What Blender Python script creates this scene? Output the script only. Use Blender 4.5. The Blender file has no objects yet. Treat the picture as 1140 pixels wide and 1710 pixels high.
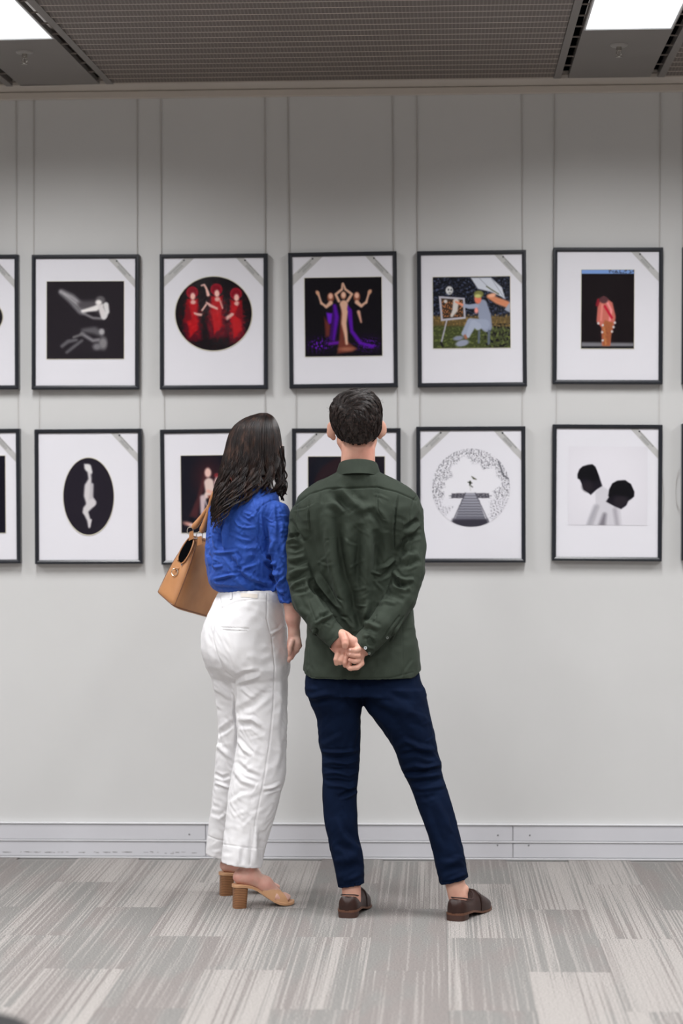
import bpy, math, random
import numpy as np
from mathutils import Vector, Matrix

C = bpy.context.scene
COL = C.collection
rng = np.random.default_rng(7)
random.seed(7)

# ------------------------------------------------------------------ camera
FPX, CAMH, DIST = 3430.0, 1.405, 8.40            # focal length in pixels of the 1140x1710 frame, eye height, distance to the wall
YAW, PITCH, ROLL = 0.0459, 5.0 / 3430.0, 0.0032
_f = np.array([-math.sin(YAW), math.cos(YAW), 0.0])
_r = np.array([math.cos(YAW), math.sin(YAW), 0.0])
_u = np.array([0.0, 0.0, 1.0])
_f, _u = _f * math.cos(PITCH) + _u * math.sin(PITCH), _u * math.cos(PITCH) - _f * math.sin(PITCH)
_r, _u = _r * math.cos(ROLL) - _u * math.sin(ROLL), _r * math.sin(ROLL) + _u * math.cos(ROLL)
CAM = np.array([0.0, -DIST, CAMH])
cd = bpy.data.cameras.new('camera')
cd.sensor_fit = 'HORIZONTAL'
cd.sensor_width = 24.0
cd.lens = FPX / 1140.0 * 24.0
cd.dof.use_dof = True
cd.dof.focus_distance = 7.27
cd.dof.aperture_fstop = 1.8
cam = bpy.data.objects.new('camera', cd)
M = Matrix.Identity(4)
for i in range(3):
    M[i][0], M[i][1], M[i][2], M[i][3] = _r[i], _u[i], -_f[i], CAM[i]
cam.matrix_world = M
COL.objects.link(cam)
C.camera = cam

# ------------------------------------------------------------------ world and exposure
w = bpy.data.worlds.new('world')
w.use_nodes = True
w.node_tree.nodes['Background'].inputs[0].default_value = (1.0, 1.0, 1.0, 1)
w.node_tree.nodes['Background'].inputs[1].default_value = 0.3
C.world = w
C.view_settings.view_transform = 'Standard'
C.view_settings.look = 'None'
C.view_settings.gamma = 1.0
C.view_settings.use_curve_mapping = False
C.view_settings.exposure = 0.0
LAMP_W = 42.5        # watts of each ceiling lamp
LAMP_SPREAD = 151    # its prismatic cover sends the light downwards, degrees


def ray(px, py):
    d = _f * FPX + _r * (px - 570.0) + _u * (855.0 - py)
    return d


def ony(px, py, y):          # point of the pixel's ray on the plane y = const
    d = ray(px, py)
    t = (y - CAM[1]) / d[1]
    return CAM + d * t


def onz(px, py, z):
    d = ray(px, py)
    t = (z - CAM[2]) / d[2]
    return CAM + d * t


def topx(V):                 # world points -> pixels
    q = V - CAM
    zz = q @ _f
    return np.stack([570.0 + FPX * (q @ _r) / zz, 855.0 - FPX * (q @ _u) / zz], -1)


# ------------------------------------------------------------------ materials
def lin(c):
    c = np.asarray(c, float) / 255.0
    return np.where(c <= 0.04045, c / 12.92, ((c + 0.055) / 1.055) ** 2.4)


def srgb(r, g, b):
    v = lin((r, g, b))
    return (float(v[0]), float(v[1]), float(v[2]), 1.0)


class Mat:
    def __init__(s, name, col, rough=0.6, metal=0.0, **kw):
        s.m = bpy.data.materials.new(name)
        s.m.use_nodes = True
        s.nt = s.m.node_tree
        s.b = s.nt.nodes['Principled BSDF']
        s.b.inputs['Base Color'].default_value = col
        s.b.inputs['Roughness'].default_value = rough
        s.b.inputs['Metallic'].default_value = metal
        for k, v in kw.items():
            s.b.inputs[k.replace('_', ' ')].default_value = v
        s.nrm = None

    def n(s, t, **kw):
        x = s.nt.nodes.new(t)
        for k, v in kw.items():
            if k.startswith('i_'):
                x.inputs[k[2:].replace('_', ' ')].default_value = v
            else:
                setattr(x, k, v)
        return x

    def l(s, a, b):
        s.nt.links.new(a, b)

    def coord(s, scale=(1, 1, 1), kind='Object', rot=(0, 0, 0)):
        tc = s.n('ShaderNodeTexCoord')
        mp = s.n('ShaderNodeMapping')
        mp.inputs['Scale'].default_value = scale
        mp.inputs['Rotation'].default_value = rot
        s.l(tc.outputs[kind], mp.inputs[0])
        return mp.outputs[0]

    def noise(s, scale, detail=3, rough=0.5, vec=None, stretch=(1, 1, 1), rot=(0, 0, 0)):
        t = s.n('ShaderNodeTexNoise')
        t.inputs['Scale'].default_value = scale
        t.inputs['Detail'].default_value = detail
        t.inputs['Roughness'].default_value = rough
        s.l(vec if vec is not None else s.coord(stretch, rot=rot), t.inputs['Vector'])
        return t.outputs['Fac']

    def ramp(s, src, stops):
        r = s.n('ShaderNodeValToRGB')
        e = r.color_ramp.elements
        while len(e) < len(stops):
            e.new(0.5)
        for q, (p, c) in zip(e, stops):
            q.position = p
            q.color = c
        s.l(src, r.inputs[0])
        return r.outputs[0]

    def color(s, src):
        s.l(src, s.b.inputs['Base Color'])

    def bump(s, src, strength, dist=0.002):
        b = s.n('ShaderNodeBump')
        b.inputs['Strength'].default_value = strength
        b.inputs['Distance'].default_value = dist
        s.l(src, b.inputs['Height'])
        if s.nrm is not None:
            s.l(s.nrm, b.inputs['Normal'])
        s.nrm = b.outputs[0]
        s.l(s.nrm, s.b.inputs['Normal'])


def vary(name, c, amt=0.06, scale=8, rough=0.6, bump=0, bscale=200, bdist=0.001, metal=0, **kw):
    m = Mat(name, c, rough, metal, **kw)
    f = m.noise(scale, 4)
    lo = tuple(x * (1 - amt) for x in c[:3]) + (1,)
    hi = tuple(min(1, x * (1 + amt)) for x in c[:3]) + (1,)
    m.color(m.ramp(f, [(0.3, lo), (0.7, hi)]))
    if bump:
        m.bump(m.noise(bscale, 2), bump, bdist)
    return m.m


# ------------------------------------------------------------------ objects
def tag(o, label=None, cat=None, group=None, kind=None):
    for k, v in (('label', label), ('category', cat), ('group', group), ('kind', kind)):
        if v:
            o[k] = v
    return o


def empty(name, loc=(0, 0, 0), label=None, cat=None, group=None, kind=None, parent=None):
    o = bpy.data.objects.new(name, None)
    o.empty_display_size = 0.05
    o.location = loc
    if parent:
        o.parent = parent
    COL.objects.link(o)
    return tag(o, label, cat, group, kind)


def link(name, me, parent=None, loc=None, **kw):
    o = bpy.data.objects.new(name, me)
    if parent is not None:
        o.parent = parent
    if loc is not None:
        o.location = loc
    COL.objects.link(o)
    return tag(o, **kw)


def mesh(V, F, mat=None, smooth=False):
    """V (n,3); F array (m,4)/(m,3) or list of such arrays"""
    V = np.asarray(V, np.float32)
    Fs = F if isinstance(F, list) and len(F) and isinstance(F[0], np.ndarray) else [np.asarray(F, np.int32)]
    me = bpy.data.meshes.new('m')
    me.vertices.add(len(V))
    me.vertices.foreach_set('co', V.ravel())
    loops = np.concatenate([f.ravel() for f in Fs]).astype(np.int32)
    counts = np.concatenate([np.full(len(f), f.shape[1]) for f in Fs])
    starts = np.concatenate([[0], np.cumsum(counts)[:-1]]).astype(np.int32)
    me.loops.add(len(loops))
    me.loops.foreach_set('vertex_index', loops)
    me.polygons.add(len(counts))
    me.polygons.foreach_set('loop_start', starts)
    me.polygons.foreach_set('use_smooth', np.full(len(counts), bool(smooth)))
    me.update(calc_edges=True)
    me.validate()
    if mat:
        me.materials.append(mat)
    return me


class MB:
    """collects simple solids into one mesh"""
    def __init__(s):
        s.V, s.F4, s.F3, s.n = [], [], [], 0

    def add(s, V, F):
        V = np.asarray(V, float).reshape(-1, 3)
        for f in F:
            g = [i + s.n for i in f]
            if len(g) == 4:
                s.F4.append(g)
            elif len(g) == 3:
                s.F3.append(g)
            else:
                for k in range(1, len(g) - 1):
                    s.F3.append([g[0], g[k], g[k + 1]])
        s.V.append(V)
        s.n += len(V)

    def box(s, a, b, bev=0.0):
        (x0, y0, z0), (x1, y1, z1) = a, b
        if bev <= 0:
            V = [(x, y, z) for x in (x0, x1) for y in (y0, y1) for z in (z0, z1)]
            s.add(V, [(0, 1, 3, 2), (4, 6, 7, 5), (0, 4, 5, 1), (2, 3, 7, 6), (0, 2, 6, 4), (1, 5, 7, 3)])
            return
        e = bev
        V, idx = [], {}
        for i, (xx, sx) in enumerate(((x0, 1), (x1, -1))):
            for j, (yy, sy) in enumerate(((y0, 1), (y1, -1))):
                for k, (zz, sz) in enumerate(((z0, 1), (z1, -1))):
                    idx[i, j, k] = len(V)
                    V += [(xx, yy + sy * e, zz + sz * e), (xx + sx * e, yy, zz + sz * e), (xx + sx * e, yy + sy * e, zz)]
        F = []
        for i in (0, 1):
            F.append([idx[i, 0, 0], idx[i, 0, 1], idx[i, 1, 1], idx[i, 1, 0]][::1 if i == 0 else -1])
            F.append([idx[0, i, 0] + 1, idx[1, i, 0] + 1, idx[1, i, 1] + 1, idx[0, i, 1] + 1][::1 if i == 0 else -1])
            F.append([idx[0, 0, i] + 2, idx[0, 1, i] + 2, idx[1, 1, i] + 2, idx[1, 0, i] + 2][::1 if i == 0 else -1])
        for i in (0, 1):
            for j in (0, 1):
                a_, b_ = idx[i, j, 0], idx[i, j, 1]
                F.append([a_, a_ + 1, b_ + 1, b_])
                a_, b_ = idx[i, 0, j], idx[i, 1, j]
                F.append([a_, a_ + 2, b_ + 2, b_])
                a_, b_ = idx[0, i, j], idx[1, i, j]
                F.append([a_ + 1, a_ + 2, b_ + 2, b_ + 1])
        for i in (0, 1):
            for j in (0, 1):
                for k in (0, 1):
                    q = idx[i, j, k]
                    F.append([q, q + 1, q + 2])
        s.add(V, F)

    def ring_loft(s, rings, cap=True, close=True):
        rings = [np.asarray(r, float) for r in rings]
        m = len(rings[0])
        V = np.concatenate(rings)
        F = []
        for i in range(len(rings) - 1):
            for j in range(m if close else m - 1):
                k = (j + 1) % m
                F.append([i * m + j, i * m + k, (i + 1) * m + k, (i + 1) * m + j])
        if cap:
            F.append(list(range(m))[::-1])
            F.append([(len(rings) - 1) * m + j for j in range(m)])
        s.add(V, F)

    def lathe(s, prof, c=(0, 0, 0), seg=20, axis='z'):
        rings = []
        for r, h in prof:
            a = np.arange(seg) * 2 * math.pi / seg
            p = np.stack([r * np.cos(a), r * np.sin(a), np.full(seg, h)], -1)
            if axis == 'y':
                p = p[:, [0, 2, 1]]
            if axis == 'x':
                p = p[:, [2, 0, 1]]
            rings.append(p + np.asarray(c))
        s.ring_loft(rings)

    def tube(s, pts, r, seg=8, closed=False):
        pts = np.asarray(pts, float)
        n = len(pts)
        rr = np.full(n, r) if np.isscalar(r) else np.asarray(r)
        if closed:
            T = np.roll(pts, -1, 0) - np.roll(pts, 1, 0)
        else:
            T = np.gradient(pts, axis=0)
        T /= np.linalg.norm(T, axis=1)[:, None] + 1e-9
        up = np.array([0.13, 0.31, 0.94])
        rings = []
        N = np.cross(T[0], up)
        N /= np.linalg.norm(N)
        for i in range(n):
            N = N - T[i] * (N @ T[i])
            N /= np.linalg.norm(N)
            B = np.cross(T[i], N)
            a = np.arange(seg) * 2 * math.pi / seg
            rings.append(pts[i] + rr[i] * (np.cos(a)[:, None] * N + np.sin(a)[:, None] * B))
        if closed:
            rings.append(rings[0])
        s.ring_loft(rings, cap=not closed)

    def me(s, mat, smooth=False):
        V = np.concatenate(s.V)
        Fs = []
        if s.F4:
            Fs.append(np.asarray(s.F4, np.int32))
        if s.F3:
            Fs.append(np.asarray(s.F3, np.int32))
        me = mesh(V, Fs, mat, smooth)
        import bmesh
        b = bmesh.new()
        b.from_mesh(me)
        bmesh.ops.recalc_face_normals(b, faces=b.faces)
        b.to_mesh(me)
        b.free()
        if smooth:
            me.set_sharp_from_angle(angle=math.radians(40))
        return me

    def build(s, name, mat, parent=None, smooth=False, **kw):
        return link(name, s.me(mat, smooth), parent, **kw)


def boxobj(name, a, b, mat, parent=None, bev=0.0, **kw):
    m = MB()
    m.box(a, b, bev)
    return m.build(name, mat, parent, **kw)
# ================================================================== the setting
XL, XR, YB, ZC = -5.2, 5.2, -13.0, 3.15
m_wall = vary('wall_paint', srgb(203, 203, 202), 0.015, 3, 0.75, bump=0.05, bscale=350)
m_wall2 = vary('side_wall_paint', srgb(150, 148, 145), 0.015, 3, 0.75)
m_skirt = vary('skirting_grey', srgb(202, 202, 207), 0.02, 5, 0.4)
m_skirt2 = vary('skirting_lip', srgb(206, 206, 209), 0.02, 5, 0.35)
m_metal = vary('ceiling_metal', srgb(126, 117, 110), 0.02, 4, 0.45)
m_pan = vary('ceiling_pan', srgb(117, 112, 108), 0.02, 4, 0.5)
m_trimc = vary('perimeter_trim', srgb(192, 184, 175), 0.02, 4, 0.5)
m_dark = Mat('slot_black', srgb(9, 10, 12), 0.9, Specular_IOR_Level=0.0).m
m_screw = Mat('screw_dark', srgb(110, 110, 112), 0.4, 0.8).m

wall = boxobj('wall_back', (XL, 0, 0), (XR, 0.12, 3.4), m_wall, kind='structure')
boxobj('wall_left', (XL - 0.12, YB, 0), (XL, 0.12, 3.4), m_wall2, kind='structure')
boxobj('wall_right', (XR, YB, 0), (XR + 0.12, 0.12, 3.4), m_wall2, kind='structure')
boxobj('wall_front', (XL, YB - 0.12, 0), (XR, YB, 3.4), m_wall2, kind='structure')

# --- skirting duct: an upper and a lower cover strip with raised lips, cut into lengths
bb = empty('baseboard_back', (0, 0, 0), kind='structure')
seams = [XL, ony(343, 1395, -0.02)[0], ony(856, 1395, -0.02)[0], XR]
for x0, x1 in zip(seams[:-1], seams[1:]):
    x0 += 0.0012
    x1 -= 0.0012
    boxobj('skirting_panel', (x0, -0.018, 0.076), (x1, 0.0, 0.138), m_skirt, bb, 0.0012)
    boxobj('skirting_panel', (x0, -0.018, 0.008), (x1, 0.0, 0.067), m_skirt, bb, 0.0012)
boxobj('skirting_lip', (XL, -0.0225, 0.1395), (XR, 0.0, 0.145), m_skirt2, bb, 0.002)
boxobj('skirting_lip', (XL, -0.0215, 0.0685), (XR, 0.0, 0.0745), m_skirt2, bb, 0.002)
boxobj('skirting_lip', (XL, -0.0225, 0.0), (XR, 0.0, 0.006), m_skirt2, bb, 0.002)
for px, py in ((316, 1393.5), (831, 1395), (884.5, 1395), (830.5, 1411.5), (882.5, 1412)):
    p = ony(px, py, -0.019)
    s = MB()
    s.lathe([(0.0, -0.0022), (0.0025, -0.0016), (0.0035, 0.0)], (p[0], -0.0178, p[2]), 10, 'y')
    s.build('screw', m_screw, bb)
# scuffs on the lower strip, left
s = MB()
for i in range(46):
    px = rng.uniform(2, 215) if i < 36 else rng.uniform(215, 330)
    py = 1423.2 + rng.normal(0, 0.5) if i < 36 else 1424 + rng.normal(0, 1)
    L = rng.uniform(1.5, 9)
    a, b = ony(px, py, -0.019), ony(px + L, py, -0.019)
    h = rng.uniform(0.0005, 0.0013)
    s.box((a[0], -0.0184, a[2] - h), (b[0], -0.0178, a[2] + h))
s.build('scuff_mark', Mat('scuff', srgb(120, 118, 118), 0.8).m, bb, kind='stuff')

# --- ceiling
ceil = boxobj('ceiling', (XL, YB, ZC + 0.04), (XR, 0.0, ZC + 0.14), m_metal, kind='structure')
YE = -0.15                                  # where the perimeter trim ends
tr = empty('trim_1', (0, 0, 0), kind='structure')
boxobj('perimeter_channel', (XL, YE, ZC), (XR, 0, ZC + 0.03), m_trimc, tr)
boxobj('wall_angle', (XL, -0.022, 3.119), (XR, 0, 3.148), m_trimc, tr, 0.002)


def cx(px, py):
    return onz(px, py, ZC)[0]


sL = cx(176, 137.5)           # right slot of the left service strip
sR = cx(936, 130)             # left slot of the right service strip
SW = 0.385                    # service strip: slot to slot
strips = [(sL - SW, sL), (sR, sR + SW)]
pitch = strips[1][0] - strips[0][0]
strips = [(a - pitch, b - pitch) for a, b in strips[:1]] + strips + [(a + pitch, b + pitch) for a, b in strips[1:]]
m_light = Mat('diffuser', (1, 1, 1, 1), 0.4)
em = m_light
tcv = em.coord((1, 1, 1))
wv = em.n('ShaderNodeTexWave', wave_type='BANDS', bands_direction='X')
wv.inputs['Scale'].default_value = 60
em.l(tcv, wv.inputs['Vector'])
cr = em.ramp(wv.outputs['Fac'], [(0.0, (0.80, 0.84, 0.9, 1)), (1.0, (1, 1, 1, 1))])
em.l(cr, em.b.inputs['Emission Color'])
em.b.inputs['Emission Strength'].default_value = 1.1
m_light = em.m
m_frame_l = vary('light_frame', srgb(205, 207, 208), 0.02, 5, 0.4)
rows_y = [onz(1046, 50, ZC)[1], ]
Y1 = rows_y[0]                # far edge of the lamps nearest the wall
SL = 0.030                    # slot width
SKEW = math.radians(2.3)      # the left service strip runs slightly out of square


def skew(ob, px):
    R = Matrix.Rotation(-SKEW, 4, 'Z')
    p = Vector((px, YE, 0))
    T = Matrix.Translation(p) @ R @ Matrix.Translation(-p)
    ob.matrix_world = T @ Matrix.Translation(ob.location)


slat0 = onz(560, 135, ZC)[1]
for i, (a, b) in enumerate(strips):
    st = empty('trim_%d' % (i + 2), (0, 0, 0), kind='structure')
    # flat pan between the slots, with holes left for the lamps
    y_hi = YE
    edges = [y_hi]
    yy = Y1 + (0.0 if i != 1 else onz(40, 66, ZC)[1] - Y1)
    holes = []
    while yy > YB + 2:
        holes.append((yy - 1.2, yy))
        yy -= 2.4
    top = y_hi
    for h0, h1 in holes:
        boxobj('service_panel', (a + SL, h1, ZC), (b - SL, top, ZC + 0.02), m_pan, st, 0.001)
        boxobj('side_flange', (a + SL, h0, ZC), (a + SL + 0.004, h1, ZC + 0.02), m_pan, st)
        boxobj('side_flange', (b - SL - 0.004, h0, ZC), (b - SL, h1, ZC + 0.02), m_pan, st)
        top = h0
    boxobj('service_panel', (a + SL, YB, ZC), (b - SL, top, ZC + 0.02), m_pan, st, 0.001)
    for x in (a, b - SL):      # slot diffusers
        boxobj('slot_back', (x, YB, ZC + 0.03), (x + SL, YE, ZC + 0.038), m_dark, st)
        boxobj('slot_edge', (x - 0.028, YB, ZC - 0.001), (x + 0.0, YE, ZC + 0.03), m_pan, st) if x == a else \
            boxobj('slot_edge', (x + SL, YB, ZC - 0.001), (x + SL + 0.028, YE, ZC + 0.03), m_pan, st)
        yy = YE - 0.05
        while yy > -2.2:
            boxobj('slot_spacer', (x, yy - 0.004, ZC + 0.003), (x + SL, yy, ZC + 0.008), m_metal, st)
            yy -= 0.16
    for k, (h0, h1) in enumerate(holes):
        if i in (0, 3) and k > 3:
            continue
        side = ('left', 'left', 'right', 'right')[i]
        if k == 0 and i in (1, 2):
            lb = ('long ceiling light panel with a glowing white diffuser, cut by the top left corner' if i == 1 else
                  'ribbed glowing white ceiling light panel at the top right')
            L = empty('ceiling_light', ((a + b) / 2, h1, ZC), lb, 'light', 'ceiling light panels')
        else:
            L = empty('ceiling_light', ((a + b) / 2, h1, ZC), 'white ceiling light panel in the rows behind the viewer, out of the picture',
                      'light', 'ceiling light panels behind the viewer')
        hw = (b - a) / 2 - SL - 0.004
        fr = MB()
        if i == 1:
            skew(L, b)
        for q in (((-hw, -1.2, 0.0), (-hw + 0.006, 0, 0.02)), ((hw - 0.006, -1.2, 0.0), (hw, 0, 0.02)),
                  ((-hw, -0.006, 0.0), (hw, 0, 0.02)), ((-hw, -1.2, 0.0), (hw, -1.194, 0.02))):
            fr.box(*q)
        fr.build('light_frame', m_frame_l, L)
        boxobj('light_diffuser', (-hw + 0.006, -1.194, 0.004), (hw - 0.006, -0.006, 0.012), m_light, L)
        ld = bpy.data.lights.new('ceiling_lamp', 'AREA')
        ld.shape = 'RECTANGLE'
        ld.size, ld.size_y = 2 * hw - 0.02, 1.18
        ld.energy = LAMP_W
        ld.color = (1.0, 1.0, 1.01)
        ld.spread = math.radians(LAMP_SPREAD)
        lo = bpy.data.objects.new('lamp_light', ld)
        lo.parent = L
        lo.location = (0, -0.6, 0.001)
        COL.objects.link(lo)

    if i == 1:
        skew(st, b)

# --- slatted metal ceiling between the strips: every slat is a piece
PITCHS = 0.0836
bays = [(XL, strips[0][0] - 0.03)] + [(strips[i][1] + 0.03, strips[i + 1][0] - 0.03) for i in range(3)] + [(strips[3][1] + 0.03, XR)]
m_slat = Mat('perforated_metal', srgb(150, 142, 133), 0.5)
vor = m_slat.n('ShaderNodeTexBrick')
vor.offset = 0.0
vor.inputs['Scale'].default_value = 1.0
vor.inputs['Brick Width'].default_value = 0.013
vor.inputs['Row Height'].default_value = 0.2
vor.inputs['Mortar Size'].default_value = 0.0026
vor.inputs['Color1'].default_value = srgb(90, 81, 75)
vor.inputs['Color2'].default_value = srgb(94, 85, 78)
vor.inputs['Mortar'].default_value = srgb(112, 103, 96)
m_slat.l(m_slat.coord((1, 1, 1)), vor.inputs['Vector'])
sp_ = m_slat.n('ShaderNodeSeparateXYZ')
m_slat.l(m_slat.coord((1, 1, 1)), sp_.inputs[0])
bm_ = m_slat.ramp(sp_.outputs['Y'], [(0.0, (0, 0, 0, 1)), (1.0, (1, 1, 1, 1))])
gt1 = m_slat.n('ShaderNodeMath', operation='COMPARE')
gt1.inputs[1].default_value = -0.045
gt1.inputs[2].default_value = 0.030
m_slat.l(sp_.outputs['Y'], gt1.inputs[0])
mxs = m_slat.n('ShaderNodeMix', data_type='RGBA')
m_slat.l(gt1.outputs[0], mxs.inputs[0])
mxs.inputs[6].default_value = srgb(178, 166, 155)
m_slat.l(vor.outputs['Color'], mxs.inputs[7])
m_slat.color(mxs.outputs[2])
m_slat = m_slat.m


def slat_mesh(W):
    s = MB()
    P = PITCHS
    prof = [(0, 0.020), (0.004, 0.006), (0.010, 0.0), (P * 0.55, 0.006), (P - 0.014, 0.010), (P - 0.006, 0.016), (P - 0.003, 0.024)]
    r0 = np.array([(0, -y, z) for y, z in prof])
    r1 = r0 + np.array([W, 0, 0])
    s.ring_loft([r0, r1], close=False, cap=False)
    return s.me(m_slat)


for bi, (x0, x1) in enumerate(bays):
    if bi in (0, 4):
        boxobj('ceiling_panel', (x0, YB, ZC + 0.01), (x1, YE, ZC + 0.03), m_metal, ceil)
        continue
    me = slat_mesh(x1 - x0)
    k = 0
    y = YE - 0.004
    while y > -2.1:
        g = math.tan(SKEW) * (YE - y + PITCHS)
        dx0, dx1 = (-g if bi == 2 else 0), (-g if bi == 1 else 0)
        o = link('ceiling_slat', me, ceil, (x0 + dx0, y, ZC))
        o.scale = ((x1 + dx1 - x0 - dx0) / (x1 - x0), 1, 1)
        y -= PITCHS + (0.010 if k == 6 else 0)
        k += 1
    boxobj('ceiling_panel', (x0, YB, ZC + 0.006), (x1, y, ZC + 0.03), m_metal, ceil)
    s = MB()
    s.box((x0, -2.2, ZC + 0.028), (x1, YE, ZC + 0.034))
    s.build('ceiling_backing', m_dark, ceil)

# --- sprinklers
m_chrome = Mat('chrome', srgb(200, 195, 188), 0.22, 1.0).m
m_esc = vary('escutcheon_white', srgb(140, 136, 132), 0.02, 5, 0.4)
for px, py, lb in ((41, 87, 'small chrome fire sprinkler in the ceiling at the top left'),
                   (1033, 75, 'small chrome fire sprinkler below the top right ceiling light')):
    p = onz(px, py, ZC)
    sp = empty('fire_sprinkler', (p[0], p[1], ZC), lb, 'sprinkler', 'ceiling sprinklers')
    s = MB()
    s.lathe([(0.0, 0.0), (0.033, 0.0), (0.031, -0.004), (0.026, -0.007), (0.0, -0.008)], seg=24)
    s.build('escutcheon', m_esc, sp, True)
    s = MB()
    s.lathe([(0.0, -0.006), (0.010, -0.006), (0.010, -0.022), (0.006, -0.024), (0.0, -0.024)], seg=12)
    for sx in (-1, 1):
        s.tube([(sx * 0.006, 0, -0.022), (sx * 0.010, 0, -0.032), (0, 0, -0.044)], 0.0022, 6)
    s.tube([(0, 0, -0.022), (0, 0, -0.044)], 0.002, 6)
    s.build('sprinkler_head', m_chrome, sp, True)
    s = MB()
    s.lathe([(0.0, -0.043), (0.013, -0.044), (0.013, -0.046), (0.0, -0.047)], seg=14)
    s.build('deflector', m_chrome, sp, True)

# --- floor: carpet planks 25 x 100 cm laid with staggered joints
floor = boxobj('floor', (XL, YB, -0.10), (XR, 0.0, -0.006), Mat('screed', srgb(150, 147, 144), 0.9).m, kind='structure')
GR, WG, CRM = srgb(126, 124, 121), srgb(128, 122, 119), srgb(160, 155, 151)
mc = Mat('carpet', GR, 0.95)
oi = mc.n('ShaderNodeObjectInfo')
sep = mc.n('ShaderNodeSeparateXYZ')
tc = mc.n('ShaderNodeTexCoord')
mc.l(tc.outputs['Object'], sep.inputs[0])


def math_(m, op, a, b=None, c=None):
    x = m.n('ShaderNodeMath', operation=op)
    for i, v in enumerate((a, b, c)):
        if v is None:
            continue
        if isinstance(v, (int, float)):
            x.inputs[i].default_value = v
        else:
            m.l(v, x.inputs[i])
    return x.outputs[0]


def comb(m, x, y, z):
    n = m.n('ShaderNodeCombineXYZ')
    for i, v in enumerate((x, y, z)):
        if isinstance(v, (int, float)):
            n.inputs[i].default_value = v
        else:
            m.l(v, n.inputs[i])
    return n.outputs[0]


rnd = math_(mc, 'MULTIPLY', oi.outputs['Random'], 917.0)
fine = mc.n('ShaderNodeTexNoise', noise_dimensions='3D')          # wobble of each stripe
fine.inputs['Scale'].default_value = 60
mc.l(tc.outputs['Object'], fine.inputs['Vector'])
wob = math_(mc, 'MULTIPLY', math_(mc, 'SUBTRACT', fine.outputs['Fac'], 0.5), 0.0025)
xx = math_(mc, 'ADD', sep.outputs['X'], wob)
stripe = mc.n('ShaderNodeTexNoise')
stripe.inputs['Scale'].default_value = 1
stripe.inputs['Detail'].default_value = 1.5
mc.l(comb(mc, math_(mc, 'MULTIPLY', xx, 165.0), math_(mc, 'MULTIPLY', sep.outputs['Y'], 0.6), rnd), stripe.inputs['Vector'])
band = mc.n('ShaderNodeTexNoise')                                    # how dense the light stripes are, across the plank
band.inputs['Scale'].default_value = 1
band.inputs['Detail'].default_value = 1
mc.l(comb(mc, math_(mc, 'MULTIPLY', sep.outputs['X'], 9.0), math_(mc, 'MULTIPLY', sep.outputs['Y'], 0.25), math_(mc, 'ADD', rnd, 31.0)), band.inputs['Vector'])
dens = math_(mc, 'ADD', math_(mc, 'MULTIPLY', math_(mc, 'SUBTRACT', band.outputs['Fac'], 0.5), 0.66),
             math_(mc, 'MULTIPLY', math_(mc, 'SUBTRACT', oi.outputs['Alpha'], 0.5), 0.30))
thr = math_(mc, 'SUBTRACT', 0.535, dens)
fleck = mc.n('ShaderNodeTexNoise')
fleck.inputs['Scale'].default_value = 190
fleck.inputs['Detail'].default_value = 2
mc.l(tc.outputs['Object'], fleck.inputs['Vector'])
fl = math_(mc, 'MULTIPLY', math_(mc, 'SUBTRACT', fleck.outputs['Fac'], 0.5), 0.42)
sv = math_(mc, 'MULTIPLY', math_(mc, 'SUBTRACT', math_(mc, 'ADD', stripe.outputs['Fac'], fl), thr), 7.0)
mr = mc.n('ShaderNodeClamp')
mc.l(sv, mr.inputs[0])
warm = mc.n('ShaderNodeTexNoise')
warm.inputs['Scale'].default_value = 3.2
mc.l(comb(mc, math_(mc, 'MULTIPLY', sep.outputs['X'], 2.2), math_(mc, 'MULTIPLY', sep.outputs['Y'], 0.5), math_(mc, 'ADD', rnd, 77.0)), warm.inputs['Vector'])
base = mc.ramp(warm.outputs['Fac'], [(0.44, GR), (0.56, WG)])
mix = mc.n('ShaderNodeMix', data_type='RGBA')
mc.l(mr.outputs[0], mix.inputs[0])
mc.l(base, mix.inputs[6])
mix.inputs[7].default_value = CRM
thin = mc.n('ShaderNodeTexNoise')                                    # sparse thin light yarns everywhere
thin.inputs['Scale'].default_value = 1
thin.inputs['Detail'].default_value = 0.5
mc.l(comb(mc, math_(mc, 'MULTIPLY', xx, 95.0), math_(mc, 'MULTIPLY', sep.outputs['Y'], 0.9), math_(mc, 'ADD', rnd, 55.0)), thin.inputs['Vector'])
tcl = mc.n('ShaderNodeClamp')
mc.l(math_(mc, 'MULTIPLY', math_(mc, 'SUBTRACT', math_(mc, 'ADD', thin.outputs['Fac'], fl), 0.60), 9.0), tcl.inputs[0])
mxt = mc.n('ShaderNodeMath', operation='MAXIMUM')
mc.l(mr.outputs[0], mxt.inputs[0])
mc.l(math_(mc, 'MULTIPLY', tcl.outputs[0], 0.6), mxt.inputs[1])
mc.l(mxt.outputs[0], mix.inputs[0])
mix2 = mc.n('ShaderNodeMix', data_type='RGBA', blend_type='MULTIPLY')
mix2.inputs[0].default_value = 1.0
mc.l(mix.outputs[2], mix2.inputs[6])
mc.l(mc.ramp(fleck.outputs['Fac'], [(0.3, (0.55, 0.55, 0.55, 1)), (0.62, (1.06, 1.06, 1.06, 1))]), mix2.inputs[7])
mc.color(mix2.outputs[2])
mc.bump(fleck.outputs['Fac'], 0.5, 0.003)
m_carpet = mc.m
PW, PL = 0.25, 1.0
s = MB()
s.box((0.0001, -PL + 0.0001, -0.006), (PW - 0.0001, -0.0001, 0.0), 0.0004)
plank = s.me(m_carpet)
xj = onz(340, 1622, 0)[0]              # a long joint seen beside the woman's heels
yj = onz(420, 1516, 0)[1]              # a cross joint of that column
col0 = math.floor((XL - xj) / PW)
dens_of = {}
k = 0
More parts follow.
